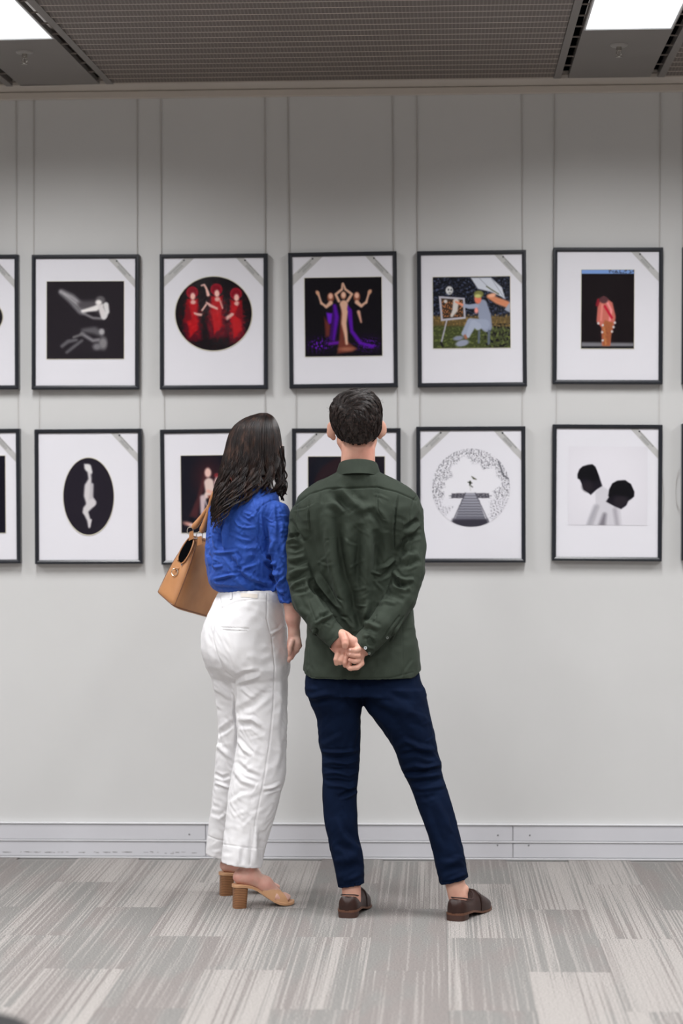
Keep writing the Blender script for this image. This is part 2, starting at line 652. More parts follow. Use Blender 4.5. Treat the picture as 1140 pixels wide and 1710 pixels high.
for ci in range(-9, 9):
    x = xj + ci * PW
    y = yj + 1.0 + (0.5 if ci % 2 else 0.0)
    while y - PL > 0:
        y -= PL
    while y > -4.3:
        y1, y0 = min(y, -0.0), y - PL
        if y1 < y:
            mm = MB()
            mm.box((0.0001, y0 - y1 + 0.0001, -0.006), (PW - 0.0001, -0.0001, 0.0), 0.0004)
            me = mm.me(m_carpet)
        else:
            me = plank
        o = link('carpet_tile', me, floor, (x, y1, 0.0))
        mid = topx(np.array([[x + PW / 2, (y0 + y1) / 2, 0.0]]))[0]
        o.color = (1, 1, 1, float(rng.choice([0.05, 0.3, 0.5, 0.75, 1.0, 1.0])))
        dens_of[(ci, round(y, 2))] = o
        y -= PL
        k += 1
x_l, x_r = xj - 9 * PW, xj + 9 * PW
boxobj('carpet_field', (XL, YB, -0.006), (x_l, 0.0, 0.0), m_carpet, floor)
boxobj('carpet_field', (x_r, YB, -0.006), (XR, 0.0, 0.0), m_carpet, floor)
boxobj('carpet_field', (x_l, YB, -0.006), (x_r, -5.35, 0.0), m_carpet, floor)
# ================================================================== framed prints
class Paint:
    """paints flat print artwork onto a grid of samples; coordinates are those of the sketch (x right, y down)"""
    def __init__(s, x0, y0, x1, y1, bg, n=150):
        s.b = (x0, y0, x1, y1)
        k = n / max(x1 - x0, y1 - y0)
        s.nx, s.ny = max(2, int((x1 - x0) * k)), max(2, int((y1 - y0) * k))
        gx = np.linspace(x0, x1, s.nx)
        gy = np.linspace(y0, y1, s.ny)
        s.X, s.Y = np.meshgrid(gx, gy, indexing='xy')
        s.c = np.zeros((s.ny, s.nx, 3)) + np.asarray(bg, float)
        s.sm = 1.2 / k

    def _mix(s, d, col, soft, op=1.0):
        a = np.clip(0.5 - d / (soft + s.sm), 0, 1)[..., None] * op
        s.c = s.c * (1 - a) + np.asarray(col, float) * a

    def ell(s, cx, cy, rx, ry, col, rot=0, soft=3, op=1.0):
        t = math.radians(rot)
        u = (s.X - cx) * math.cos(t) + (s.Y - cy) * math.sin(t)
        v = -(s.X - cx) * math.sin(t) + (s.Y - cy) * math.cos(t)
        d = (np.sqrt((u / rx) ** 2 + (v / ry) ** 2) - 1) * min(rx, ry)
        s._mix(d, col, soft, op)
        return s

    def line(s, pts, w, col, soft=3, op=1.0):
        D = np.full(s.X.shape, 1e9)
        pts = [tuple(p) for p in pts]
        ws = [w] * len(pts) if np.isscalar(w) else list(w)
        for (a, b, wa, wb) in zip(pts[:-1], pts[1:], ws[:-1], ws[1:]):
            dx, dy = b[0] - a[0], b[1] - a[1]
            t = np.clip(((s.X - a[0]) * dx + (s.Y - a[1]) * dy) / (dx * dx + dy * dy + 1e-9), 0, 1)
            D = np.minimum(D, np.hypot(s.X - a[0] - t * dx, s.Y - a[1] - t * dy) - (wa + (wb - wa) * t))
        s._mix(D, col, soft, op)
        return s

    def poly(s, pts, col, soft=3, op=1.0):
        P = np.asarray(pts, float)
        inside = np.zeros(s.X.shape, bool)
        D = np.full(s.X.shape, 1e9)
        for a, b in zip(P, np.roll(P, -1, 0)):
            dx, dy = b - a
            t = np.clip(((s.X - a[0]) * dx + (s.Y - a[1]) * dy) / (dx * dx + dy * dy + 1e-9), 0, 1)
            D = np.minimum(D, np.hypot(s.X - a[0] - t * dx, s.Y - a[1] - t * dy))
            cond = (a[1] > s.Y) != (b[1] > s.Y)
            xi = a[0] + (s.Y - a[1]) * dx / (dy if abs(dy) > 1e-9 else 1e-9)
            inside ^= cond & (s.X < xi)
        s._mix(np.where(inside, -D, D), col, soft, op)
        return s

    def blotch(s, mask, cols, scale, seed, op=1.0):
        """mottled foliage or drapery inside mask(X,Y)->0..1"""
        r = np.random.default_rng(seed)
        n = np.zeros(s.X.shape)
        for k in range(28):
            a = r.uniform(0, math.pi * 2)
            f = r.uniform(0.6, 2.2) / scale
            n += np.sin((s.X * math.cos(a) + s.Y * math.sin(a)) * f * 2 * math.pi + r.uniform(0, 7))
        n = n / 28 ** 0.5
        a = (mask * np.clip(n, 0, 1.2) * op)[..., None].clip(0, 1)
        s.c = s.c * (1 - a) + np.asarray(cols, float) * a
        return s


m_print = Mat('print_ink', (1, 1, 1, 1), 0.6, Specular_IOR_Level=0.05)
att = m_print.n('ShaderNodeAttribute')
att.attribute_name = 'ink'
m_print.color(att.outputs['Color'])
m_print = m_print.m
m_mount = vary('mount_board', srgb(224, 223, 229), 0.008, 6, 0.7)
m_cut = vary('mount_bevel', srgb(205, 200, 180), 0.01, 6, 0.7)
m_black = vary('frame_black', srgb(30, 33, 40), 0.05, 8, 0.33)
m_tape = vary('corner_ribbon', srgb(184, 183, 182), 0.03, 30, 0.6)
m_tdark = Mat('ribbon_ink', srgb(112, 114, 114), 0.6).m
m_wire = Mat('steel_wire', srgb(186, 183, 180), 0.5, 0.0).m
m_glass = Mat('picture_glass', (1, 1, 1, 1), 0.05)
tr_ = m_glass.n('ShaderNodeBsdfTransparent')
gl_ = m_glass.n('ShaderNodeBsdfGlossy')
gl_.inputs['Roughness'].default_value = 0.08
mx_ = m_glass.n('ShaderNodeMixShader')
mx_.inputs[0].default_value = 0.012
m_glass.l(tr_.outputs[0], mx_.inputs[1])
m_glass.l(gl_.outputs[0], mx_.inputs[2])
m_glass.l(mx_.outputs[0], m_glass.nt.nodes['Material Output'].inputs[0])
m_glass = m_glass.m

FW, FH, FD, FB = 0.4430, 0.5535, 0.034, 0.0165      # outer width, height, depth, moulding width
YF = -FD                                             # front plane of the frames


def moulding():
    obs = []
    w2, h2, b, d = FW / 2, FH / 2, FB, FD
    # section: outer edge, chamfered face, inner lip
    sec = [(0.0, 0.0), (0.0, -d + 0.002), (0.002, -d), (b * 0.55, -d), (b, -d + 0.004), (b, -d + 0.011), (b * 0.6, -d + 0.011), (b * 0.6, 0.0)]
    cs = [(-w2, -h2), (w2, -h2), (w2, h2), (-w2, h2)]
    inn = [(1, 1), (-1, 1), (-1, -1), (1, -1)]
    for i in range(4):
        j = (i + 1) % 4
        s = MB()
        ra = [(cs[i][0] + inn[i][0] * q, y, cs[i][1] + inn[i][1] * q) for q, y in sec]
        rb = [(cs[j][0] + inn[j][0] * q, y, cs[j][1] + inn[j][1] * q) for q, y in sec]
        s.ring_loft([ra, rb])
        obs.append(s.me(m_black))
    return obs


MOULD = moulding()
_s = MB()
_s.box((-FW / 2 + FB * .6, -0.0255, -FH / 2 + FB * .6), (FW / 2 - FB * .6, -0.0215, FH / 2 - FB * .6))
ME_BACK = _s.me(m_mount)
_s = MB()
_s.box((-FW / 2 + FB * .7, -FD + 0.0045, -FH / 2 + FB * .7), (FW / 2 - FB * .7, -FD + 0.0055, FH / 2 - FB * .7))
ME_GLASS = _s.me(m_glass)
_s = MB()
_s.box((-0.026, -0.0005, -0.0015), (0.0, 0.0005, 0.0015))
YM = -0.0255                # face of the mount board


def ribbon(side):
    """diagonal grey paper ribbon across an upper corner, lettering too small to read"""
    s = MB()
    wi, hi = FW / 2 - FB, FH / 2 - FB
    sx = side
    if side > 0:
        P = [(wi - 0.113, hi), (wi - 0.080, hi), (wi, hi - 0.087), (wi, hi - 0.122)]
    else:
        P = [(wi - 0.125, hi), (wi - 0.083, hi), (wi, hi - 0.075), (wi, hi - 0.118)]
    V = [(sx * x, YM - 0.0006, z) for x, z in P] + [(sx * x, YM - 0.0001, z) for x, z in P]
    s.add(V, [(0, 1, 2, 3), (4, 7, 6, 5), (0, 4, 5, 1), (1, 5, 6, 2), (2, 6, 7, 3), (3, 7, 4, 0)])
    me1 = s.me(m_tape)
    t = MB()
    a = np.array([P[0][0] * .5 + P[1][0] * .5, P[0][1]])
    d = np.array([P[2][0] * .5 + P[3][0] * .5, P[2][1] * .5 + P[3][1] * .5]) - a
    L = np.linalg.norm(d)
    d = d / L
    nrm_ = np.array([-d[1], d[0]])
    if nrm_[0] < 0:
        nrm_ = -nrm_
    r = random.Random(4)

    def dab(u, v, lu, lv):
        c = a + d * u * L + nrm_ * v
        q = [c - d * lu - nrm_ * lv, c + d * lu - nrm_ * lv, c + d * lu + nrm_ * lv, c - d * lu + nrm_ * lv]
        V = [(sx * x, YM - 0.0009, z) for x, z in q] + [(sx * x, YM - 0.0005, z) for x, z in q]
        t.add(V, [(0, 1, 2, 3), (4, 7, 6, 5), (0, 4, 5, 1), (1, 5, 6, 2), (2, 6, 7, 3), (3, 7, 4, 0)])
    for row, (v, lv) in enumerate(((0.0075, 0.0016), (0.001, 0.0008), (-0.0025, 0.0008), (-0.006, 0.0008))):
        u = 0.2 if row == 0 else 0.3
        while u < (0.72 if row == 0 else 0.62):
            lu = r.uniform(0.001, 0.0028)
            dab(u, v, lu, lv)
            u += (lu * 2 + 0.0016) / L
    me2 = t.me(m_tdark)
    q = MB()
    c = a + d * (0.15 * L) + nrm_ * 0.008
    q.lathe([(0.0, 0.0), (0.0038, 0.0), (0.0038, 0.0006), (0.0, 0.0006)], (sx * c[0], YM - 0.0012, c[1]), 10, 'y')
    me3 = q.me(m_black)
    return me1, me2, me3


RIB = {1: ribbon(1), -1: ribbon(-1)}


def frame_at(corners, label, group, ribs, cat='picture', name='framed_print', wires=None):
    """corners: pixel positions of the outer corners (tl, tr, bl, br), missing ones None"""
    w = {}
    for k, c in zip(('tl', 'tr', 'bl', 'br'), corners):
        if c is not None:
            w[k] = ony(c[0], c[1], YF)
    loc = {'tl': (-FW / 2, FH / 2), 'tr': (FW / 2, FH / 2), 'bl': (-FW / 2, -FH / 2), 'br': (FW / 2, -FH / 2)}
    L = np.array([loc[k] for k in w])
    W = np.array([(w[k][0], w[k][2]) for k in w])
    Lc, Wc = L.mean(0), W.mean(0)
    A = L - Lc
    B = W - Wc
    ang = math.atan2((A[:, 0] * B[:, 1] - A[:, 1] * B[:, 0]).sum(), (A * B).sum())
    R = np.array([[math.cos(ang), -math.sin(ang)], [math.sin(ang), math.cos(ang)]])
    c = Wc - R @ Lc
    e = empty(name, (c[0], 0, c[1]), label, cat, group)
    e.rotation_euler = (0, -ang, 0)
    for me in MOULD:
        link('frame_rail', me, e)
    link('mount_board', ME_BACK, e)
    link('glass_pane', ME_GLASS, e)
    for sd in ribs:
        a, b, d = RIB[sd]
        o = link('corner_ribbon', a, e)
        link('ribbon_lettering', b, o, kind='stuff')
        link('ribbon_star', d, o)
    # pencilled edition mark in the lower right corner
    e['_ang'] = 0.0
    del e['_ang']
    if wires:
        for sx, z1 in wires:
            zt = (z1 - c[1])
            s = MB()
            s.tube([(sx, -0.004, FH / 2 - 0.01), (sx, -0.004, zt)], 0.0013 if zt < 0.5 else 0.0023, 8)
            s.build('hanging_wire', m_wire, e)
    return e, (c, R)


def to_local(fr, px, py):
    c, R = fr[1]
    p = ony(px, py, YM)
    return R.T @ (np.array([p[0], p[2]]) - c)


def put_print(fr, P, map_px, shape='rect', edge=True):
    """lays the painted artwork into the frame; map_px turns sketch coordinates into photograph pixels"""
    x0, y0, x1, y1 = P.b
    a, b = to_local(fr, *map_px(x0, y0)), to_local(fr, *map_px(x1, y1))
    nx, ny = P.nx, P.ny
    gx = np.linspace(a[0], b[0], nx)
    gz = np.linspace(a[1], b[1], ny)
    X, Z = np.meshgrid(gx, gz, indexing='xy')
    cxl, czl = (a + b) / 2
    rx, rz = abs(b[0] - a[0]) / 2, abs(a[1] - b[1]) / 2
    if shape == 'oval':      # squeeze the square grid into the oval cut-out
        U = (X - cxl) / rx
        Vv = (Z - czl) / rz
        X2 = U * np.sqrt(1 - Vv ** 2 / 2)
        Z2 = Vv * np.sqrt(1 - U ** 2 / 2)
        # resample the artwork at the squeezed places
        ix = np.clip((X2 + 1) / 2 * (nx - 1), 0, nx - 1).round().astype(int)
        iy = np.clip((1 - Z2) / 2 * (ny - 1), 0, ny - 1).round().astype(int)
        col = P.c[iy, ix]
        X, Z = cxl + X2 * rx, czl + Z2 * rz
    else:
        col = P.c
    V = np.stack([X.ravel(), np.full(nx * ny, YM - 0.0010), Z.ravel()], -1)
    i = np.arange(ny - 1)[:, None] * nx + np.arange(nx - 1)[None]
    F = np.stack([i, i + nx, i + nx + 1, i + 1], -1).reshape(-1, 4)
    me = mesh(V, F, m_print)
    at = me.color_attributes.new('ink', 'FLOAT_COLOR', 'POINT')
    rgb = np.clip(lin(np.clip(col, 0, 255)) * 1.12, 0, 1).reshape(-1, 3)
    at.data.foreach_set('color', np.concatenate([rgb, np.ones((len(rgb), 1))], 1).astype(np.float32).ravel())
    o = link('print', me, fr[0])
    if not edge:
        return o
    # bevelled edge of the window cut in the mount
    s = MB()
    if shape == 'oval':
        t = np.linspace(0, 2 * math.pi, 64, endpoint=False)
        for r0, y0_, r1, y1_ in ((1.0, -0.0011, 1.018, -0.0024), (1.018, -0.0024, 1.02, 0.0)):
            s.ring_loft([np.stack([cxl + rx * r0 * np.cos(t), np.full(64, YM + y0_), czl + rz * r0 * np.sin(t)], -1),
                         np.stack([cxl + rx * r1 * np.cos(t), np.full(64, YM + y1_), czl + rz * r1 * np.sin(t)], -1)], cap=False)
    else:
        e = 0.0016
        x_, X_, z_, Z_ = min(a[0], b[0]), max(a[0], b[0]), min(a[1], b[1]), max(a[1], b[1])
        for q in (((x_ - e, z_ - e), (x_, Z_ + e)), ((X_, z_ - e), (X_ + e, Z_ + e)), ((x_, z_ - e), (X_, z_)), ((x_, Z_), (X_, Z_ + e))):
            s.box((q[0][0], YM - 0.0020, q[0][1]), (q[1][0], YM + 0.0005, q[1][1]))
    s.build('mount_edge', m_cut, fr[0])
    return o


def sk(ox, oy, k):
    return lambda x, y: (ox + x / k, oy + y / k)


ZTOP = 3.12
GT, GB = 'framed prints in the upper row', 'framed prints in the lower row'
wt = [(-FW / 2 + 0.003, ZTOP), (FW / 2 - 0.012, ZTOP)]
fT = [
    frame_at([(-150, 424.8), (30.8, 425.3), (-147, 651), (32.6, 651.3)], 'black framed print cut off by the left edge, upper row, dark disc barely in view', GT, (1,), wires=wt),
    frame_at([(50.6, 424), (232, 425.5), (53, 649.3), (233.3, 651.5)], 'black framed print of a pale curled figure floating above its ripply reflection', GT, (1,), wires=wt),
    frame_at([(265.1, 423.4), (446.7, 423.4), (267, 650.2), (447.5, 650.2)], 'black framed print with round image of three women in red dresses and red headdresses', GT, (1, -1), wires=wt),
    frame_at([(480.1, 422.1), (662.1, 419.7), (483.8, 647.8), (664, 646.3)], 'black framed print of three pale figures with raised arms in purple drapery', GT, (1, -1), wires=wt),
    frame_at([(695.1, 419), (878.4, 417.1), (697.9, 646.5), (879.5, 645)], 'black framed print of a seated painter in a grey suit under a white umbrella', GT, (1,), wires=wt),
    frame_at([(922.7, 413), (1108.4, 412.6), (921.5, 641.5), (1106.7, 641.5)], 'black framed upright print of a figure wrapped in pink and orange cloth', GT, (1,), wires=wt),
    frame_at([(1139.0, 411.5), (1324.5, 411), (1137.5, 642.5), (1323, 642)], 'sliver of a black framed print at the right edge, upper row', GT, (1,), wires=wt),
]


def wb(i, dx0=0.016, dx1=-0.022):
    zb = float(fT[i][1][0][1]) - FH / 2
    return [(-FW / 2 + dx0, zb - 0.001), (FW / 2 + dx1 * 0.5, zb - 0.001)]


fB = [
    frame_at([(-148, 718), (33.5, 718.2), (-145, 940), (36.5, 940)], 'black framed print cut off by the left edge, lower row, dark rectangle in view', GB, (1,), wires=wb(0)),
    frame_at([(56.6, 718.2), (236, 718.2), (58.6, 940.1), (237.9, 940)], 'black framed print with a tall dark oval around a slim pale standing figure', GB, (1,), wires=wb(1)),
    frame_at([(266.7, 719), None, (269.3, 941.6), None], 'black framed print of pale draped figures, half hidden by the woman', GB, (), wires=wb(2)),
    frame_at([(487.4, 715.4), (668.3, 714.9), None, None], 'black framed print of a dim maroon disc on black, behind the head of the man', GB, (1, -1), wires=wb(3)),
    frame_at([(694.7, 713.8), (877.1, 712.9), (695.5, 938.6), (877.1, 938.2)], 'black framed print of a jetty and leaping figure in a round ring of foliage', GB, (1, -1), wires=wb(4)),
    frame_at([(922.5, 710.1), (1107, 710.1), (921, 935.8), (1104.2, 935.8)], 'black framed pale print of two dark haired men in white, heads bowed back to back', GB, (1,), wires=wb(5)),
    frame_at([(1138.5, 708), (1323, 708), (1137.5, 936), (1322, 936)], 'sliver of a black framed print at the right edge, lower row', GB, (1,), wires=wb(6)),
]

BK = (28, 24, 30)
# upper row, cut off at the left: only the edge of a round image shows
p = Paint(-700, 410, 22, 710, BK, 60)
put_print(fT[0], Paint(-560, 400, 20, 740, BK, 80), sk(0, 400, 4.385), 'oval')
# floating figure
p = Paint(343, 308, 907, 873, (36, 32, 37), 170)
p.line([(450, 385), (520, 430), (600, 510)], [22, 34, 40], (110, 108, 112), 18)
p.line([(445, 383), (530, 425), (590, 470)], [10, 8, 6], (165, 162, 165), 10, .7)
p.line([(470, 400), (560, 470), (600, 520)], 7, (170, 168, 170), 8, .6)
p.line([(600, 480), (690, 480), (740, 520)], [30, 34, 30], (78, 74, 78), 30)
p.line([(610, 540), (680, 575), (750, 580)], 8, (150, 148, 150), 14, .8)
p.line([(605, 525), (700, 505), (740, 480)], [10, 20, 16], (218, 214, 212), 10)
p.line([(735, 490), (760, 560)], [18, 24], (205, 200, 200), 10)
p.line([(775, 480), (785, 530), (762, 575)], [20, 16, 12], (205, 203, 203), 10)
p.ell(735, 445, 34, 30, (95, 92, 95), 0, 14).ell(722, 462, 22, 18, (225, 220, 218), 0, 10)
p.line([(610, 665), (690, 665), (740, 690)], [12, 26, 20], (92, 90, 94), 22)
p.line([(600, 690), (680, 740), (720, 735)], 12, (150, 148, 152), 16, .8)
p.ell(745, 675, 20, 22, (170, 168, 170), 0, 12).ell(755, 760, 30, 45, (128, 126, 128), 0, 20).ell(710, 785, 30, 25, (120, 118, 122), 0, 20)
p.line([(455, 780), (500, 745), (560, 735)], [12, 14, 10], (92, 90, 94), 12)
p.line([(490, 825), (540, 785), (600, 740)], [10, 12, 10], (90, 88, 92), 12)
p.line([(540, 715), (610, 690)], 8, (110, 108, 110), 12)
for yy in range(650, 830, 14):
    p.line([(600, yy), (790, yy + 3)], 1.5, (60, 56, 60), 4, .35)
put_print(fT[1], p, sk(0, 400, 4.385))
# three red dresses in a disc
p = Paint(232, 340, 925, 1005, (20, 16, 20), 170)
RD, DR, SK = (165, 18, 26), (78, 12, 26), (225, 180, 168)


def dress(x, y, s_, seed, arm):
    p.poly([(x - 60 * s_, y + 70), (x + 60 * s_, y + 70), (x + 90 * s_, y + 230), (x + 110 * s_, y + 430), (x - 70 * s_, y + 440), (x - 100 * s_, y + 300)], DR, 26)
    p.poly([(x - 48, y + 60), (x + 52, y + 60), (x + 45, y + 200), (x + 55, y + 330), (x - 20, y + 400), (x - 50, y + 220)], RD, 20)
    p.blotch((np.exp(-(((p.X - x) / 80) ** 2 + ((p.Y - y - 230) / 190) ** 2))), (190, 28, 34), 60, seed, .8)
    p.ell(x, y, 54, 54, (150, 20, 38), 0, 8).ell(x, y, 40, 40, (120, 14, 30), 0, 6)
    p.ell(x + 5, y + 35, 22, 32, SK, 0, 8).ell(x + 8, y + 88, 24, 20, (210, 160, 150), 0, 8)
    p.poly(arm, (205, 160, 150), 7)


dress(385, 480, .8, 3, [(398, 655), (430, 665), (478, 672), (470, 695), (430, 690), (400, 675)])
dress(782, 495, .8, 5, [(690, 700), (745, 665), (765, 672), (760, 690), (700, 735), (672, 715)])
dress(605, 455, .9, 4, [(510, 560), (560, 590), (620, 620), (615, 640), (545, 612), (505, 575)])
p.line([(530, 500), (515, 450), (495, 412), (470, 418)], [16, 10, 8, 7], SK, 7)
p.line([(475, 640), (510, 590)], 8, SK, 7).line([(640, 560), (660, 620)], 8, (200, 140, 130), 7)
p.poly([(350, 560), (300, 760), (380, 720)], (110, 12, 24), 16).poly([(820, 560), (845, 740), (770, 690)], (110, 12, 24), 16)
put_print(fT[2], p, sk(250, 400, 5.4286), 'oval')
# purple drapery trio
p = Paint(208, 350, 912, 1053, (16, 14, 20), 170)
PU, BR_, SK = (82, 20, 150), (120, 58, 40), (206, 164, 140)
p.poly([(470, 600), (500, 600), (520, 720), (480, 930), (420, 900)], (52, 16, 88), 24)
p.poly([(590, 580), (640, 640), (650, 820), (730, 930), (860, 960), (820, 985), (700, 950), (620, 840), (600, 700)], PU, 14)
p.blotch(np.exp(-(((p.X - 340) / 100) ** 2 + ((p.Y - 950) / 55) ** 2)), (100, 24, 175), 34, 8, 1.3)
p.blotch(np.exp(-(((p.X - 780) / 100) ** 2 + ((p.Y - 950) / 60) ** 2)), (90, 22, 160), 34, 9, 1.2)
p.poly([(405, 660), (460, 670), (450, 750), (420, 780)], (100, 32, 185), 12).poly([(385, 700), (440, 780), (430, 870), (395, 880)], (96, 44, 38), 18)
p.line([(480, 600), (500, 700), (470, 900)], [14, 18, 10], PU, 16).line([(430, 940), (520, 930)], 14, (95, 26, 150), 16)
p.poly([(540, 620), (590, 640), (565, 900), (680, 985), (640, 1015), (500, 1030), (520, 900)], (104, 52, 42), 16)
p.line([(575, 660), (565, 760), (580, 850), (588, 940)], [26, 24, 17, 12], SK, 12)
p.line([(565, 590), (570, 650)], [38, 24], SK, 12)
p.line([(520, 560), (492, 500), (550, 455), (555, 405)], [13, 12, 11, 8], SK, 8)
p.line([(600, 560), (640, 500), (580, 455), (562, 405)], [13, 12, 11, 8], SK, 8)
p.ell(563, 510, 26, 34, (176, 122, 96), 0, 8).ell(563, 505, 17, 24, (220, 180, 158), 0, 8)
for sgn, hx, hy in ((-1, 445, 515), (1, 685, 512)):
    p.ell(hx, hy + 12, 32, 44, (128, 74, 56), 0, 8).ell(hx - 6 * sgn * 0, hy, 20, 26, (220, 172, 150), 0, 8)
    p.line([(hx, hy + 60), (hx + sgn * 40, hy + 95), (hx + sgn * 85, hy + 60)], [20, 14, 9], SK, 8)
    p.line([(hx + sgn * 85, hy + 65), (hx + sgn * 100, hy + 15), (hx + sgn * 115, hy - 30)], [11, 9, 12], SK, 9)
    p.ell(hx + sgn * 120, hy - 32, 22, 16, (200, 150, 120), sgn * -60, 8)
p.line([(700, 660), (722, 750)], [16, 8], (200, 150, 130), 10)
p.ell(590, 990, 70, 18, (178, 120, 96), 0, 14, .6)
put_print(fT[3], p, sk(470, 400, 5.4286))
# painter under an umbrella
p = Paint(230, 342, 934, 980, (26, 28, 36), 180)
p.blotch((p.Y < 700) * 1.0, (70, 78, 104), 46, 11, .8).blotch((p.Y < 640) * 1.0, (14, 14, 18), 40, 12, .9)
p.poly([(230, 690), (934, 700), (934, 800), (230, 790)], (94, 78, 48), 20)
p.blotch(((p.Y > 680) & (p.Y < 790)) * 1.0, (138, 112, 66), 50, 13, .7)
p.poly([(230, 775), (934, 800), (934, 985), (230, 985)], (62, 68, 40), 20)
p.blotch((p.Y > 790) * 1.0, (96, 106, 56), 50, 14, .8).blotch(((p.X > 700) & (p.Y > 760)) * 1.0, (26, 24, 24), 60, 15, 1.1)
p.poly([(575, 350), (760, 352), (860, 440), (890, 545), (845, 520), (760, 480), (640, 450)], (196, 200, 210), 8)
p.line([(650, 352), (780, 480)], 3, (150, 154, 166), 4).line([(760, 352), (870, 520)], 3, (150, 154, 166), 4)
p.line([(720, 430), (830, 500)], 5, (96, 100, 76), 5)
p.line([(740, 520), (820, 560), (900, 590), (930, 610)], [20, 30, 30, 30], (200, 130, 96), 12).ell(770, 510, 36, 18, (226, 168, 138), -10, 8)
p.poly([(880, 640), (934, 570), (934, 670)], (150, 156, 172), 8)
p.ell(380, 462, 34, 38, (206, 206, 206), 0, 8).ell(372, 455, 7, 9, (70, 70, 74), 0, 4).ell(398, 458, 6, 9, (70, 70, 74), 0, 4).ell(385, 484, 10, 5, (90, 90, 90), 0, 4)
p.poly([(283, 512), (520, 530), (528, 716), (302, 736)], (178, 176, 186), 5)
p.poly([(305, 532), (503, 546), (510, 700), (320, 716)], (56, 44, 34), 6)
p.blotch(((p.X > 310) & (p.X < 500) & (p.Y > 550) & (p.Y < 700)) * 1.0, (170, 110, 70), 36, 16, 1.0)
p.line([(440, 560), (430, 640), (400, 690)], [26, 24, 12], (196, 190, 184), 10).ell(345, 560, 16, 16, (196, 190, 186), 0, 6)
p.line([(355, 730), (305, 925)], 6, (170, 168, 180), 5).line([(300, 930), (315, 960)], 10, (30, 28, 30), 5)
p.line([(680, 590), (700, 690), (720, 790)], [44, 58, 48], (138, 146, 166), 10)
p.line([(625, 605), (560, 610), (500, 595)], [24, 20, 15], (150, 158, 178), 8).line([(495, 592), (440, 565)], [13, 8], (214, 140, 110), 6)
p.line([(700, 770), (570, 745), (510, 850)], [46, 32, 22], (150, 158, 178), 8).line([(640, 790), (600, 760), (545, 870)], [30, 30, 20], (160, 168, 186), 8)
p.ell(460, 890, 48, 20, (126, 132, 150), -8, 8).ell(495, 935, 62, 28, (140, 146, 164), -12, 8).line([(520, 870), (530, 890)], 12, (150, 100, 80), 6)
p.ell(640, 540, 32, 44, (214, 120, 96), 0, 8).ell(648, 498, 44, 32, (120, 122, 70), 0, 8).ell(640, 515, 30, 16, (190, 190, 120), 0, 8)
p.line([(650, 830), (645, 930)], 10, (92, 100, 112), 6).line([(740, 830), (735, 940)], 12, (92, 100, 112), 6)
p.ell(625, 645, 18, 26, (230, 150, 140), 0, 8)
put_print(fT[4], p, sk(680, 400, 5.4286))
# wrapped figure, upright
p = Paint(335, 240, 750, 865, (22, 17, 20), 170)
p.poly([(335, 238), (752, 238), (752, 272), (335, 272)], (118, 152, 206), 3)
p.blotch(((p.Y < 270) & (p.X > 550)) * 1.0, (60, 66, 84), 24, 21, 1.4)
for x in range(350, 750, 26):
    p.line([(x, 300), (x + 2, 800)], 2, (36, 26, 29), 8, .5)
p.poly([(335, 815), (750, 820), (750, 850), (335, 852)], (140, 140, 146), 14, .8)
p.poly([(335, 850), (752, 848), (752, 870), (335, 870)], (26, 26, 30), 4)
p.poly([(510, 450), (580, 500), (606, 610), (600, 660), (570, 750), (565, 840), (500, 840), (495, 700), (455, 650), (465, 510)], (190, 104, 92), 8)
p.poly([(520, 640), (590, 660), (570, 760), (560, 845), (505, 845), (500, 690)], (158, 92, 58), 10)
p.line([(500, 520), (490, 640)], 8, (214, 130, 120), 8).line([(530, 480), (570, 560), (560, 640)], 9, (226, 140, 140), 8)
p.line([(520, 530), (575, 620)], 9, (180, 26, 50), 6).line([(470, 480), (460, 520)], 12, (130, 30, 42), 8)
p.ell(512, 478, 34, 28, (86, 52, 56), 0, 8).line([(515, 700), (530, 830)], 5, (196, 130, 80), 8)
for x, y in ((470, 665), (505, 680), (600, 660), (590, 695), (500, 735), (505, 800), (578, 730)):
    p.ell(x, y, 9, 10, (200, 196, 196), 0, 5)
p.blotch(np.exp(-(((p.X - 535) / 40) ** 2 + ((p.Y - 760) / 70) ** 2)), (120, 60, 46), 22, 22, .9)
put_print(fT[5], p, sk(900, 400, 4.75))
put_print(fT[6], Paint(20, 60, 140, 200, (90, 84, 82), 30), lambda x, y: (1160 + x, 410 + y))
# lower row
put_print(fB[0], Paint(-520, 273, 42, 832, (22, 20, 30), 60), sk(0, 700, 4.385))
p = Paint(463, 286, 834, 846, (33, 29, 38), 170)
PF = (196, 192, 194)
p.line([(645, 355), (660, 385)], [26, 18], (208, 206, 206), 10).ell(632, 340, 16, 10, (208, 206, 206), 30, 8)
p.line([(655, 400), (660, 440), (645, 490), (640, 560), (660, 600)], [12, 12, 26, 26, 34], PF, 12)
p.line([(675, 480), (668, 580), (675, 610)], [12, 14, 30], (178, 174, 178), 12)
p.line([(672, 615), (630, 660), (625, 680)], [30, 24, 18], PF, 10).line([(625, 675), (650, 740), (652, 790)], [18, 14, 7], PF, 8)
p.line([(662, 740), (655, 780)], [9, 6], PF, 8)
put_print(fB[1], p, sk(0, 700, 4.385), 'oval')
p = Paint(340, 402, 1190, 1240, (20, 19, 28), 150)
p.ell(640, 640, 140, 180, (46, 24, 30), 0, 160)
p.poly([(600, 560), (640, 520), (690, 600), (640, 640), (560, 860), (520, 1080), (430, 1060), (520, 850)], (66, 34, 38), 24)
p.line([(650, 700), (660, 800), (600, 860)], [52, 48, 20], (206, 184, 176), 14).line([(640, 790), (710, 815)], 18, (210, 160, 146), 10)
p.ell(640, 590, 36, 52, (214, 178, 168), 0, 12).line([(580, 860), (575, 1030)], [30, 22], (186, 166, 168), 18)
p.line([(600, 880), (640, 980)], 10, (196, 180, 182), 12, .7).poly([(640, 840), (720, 830), (760, 1000), (660, 960)], (120, 52, 36), 18)
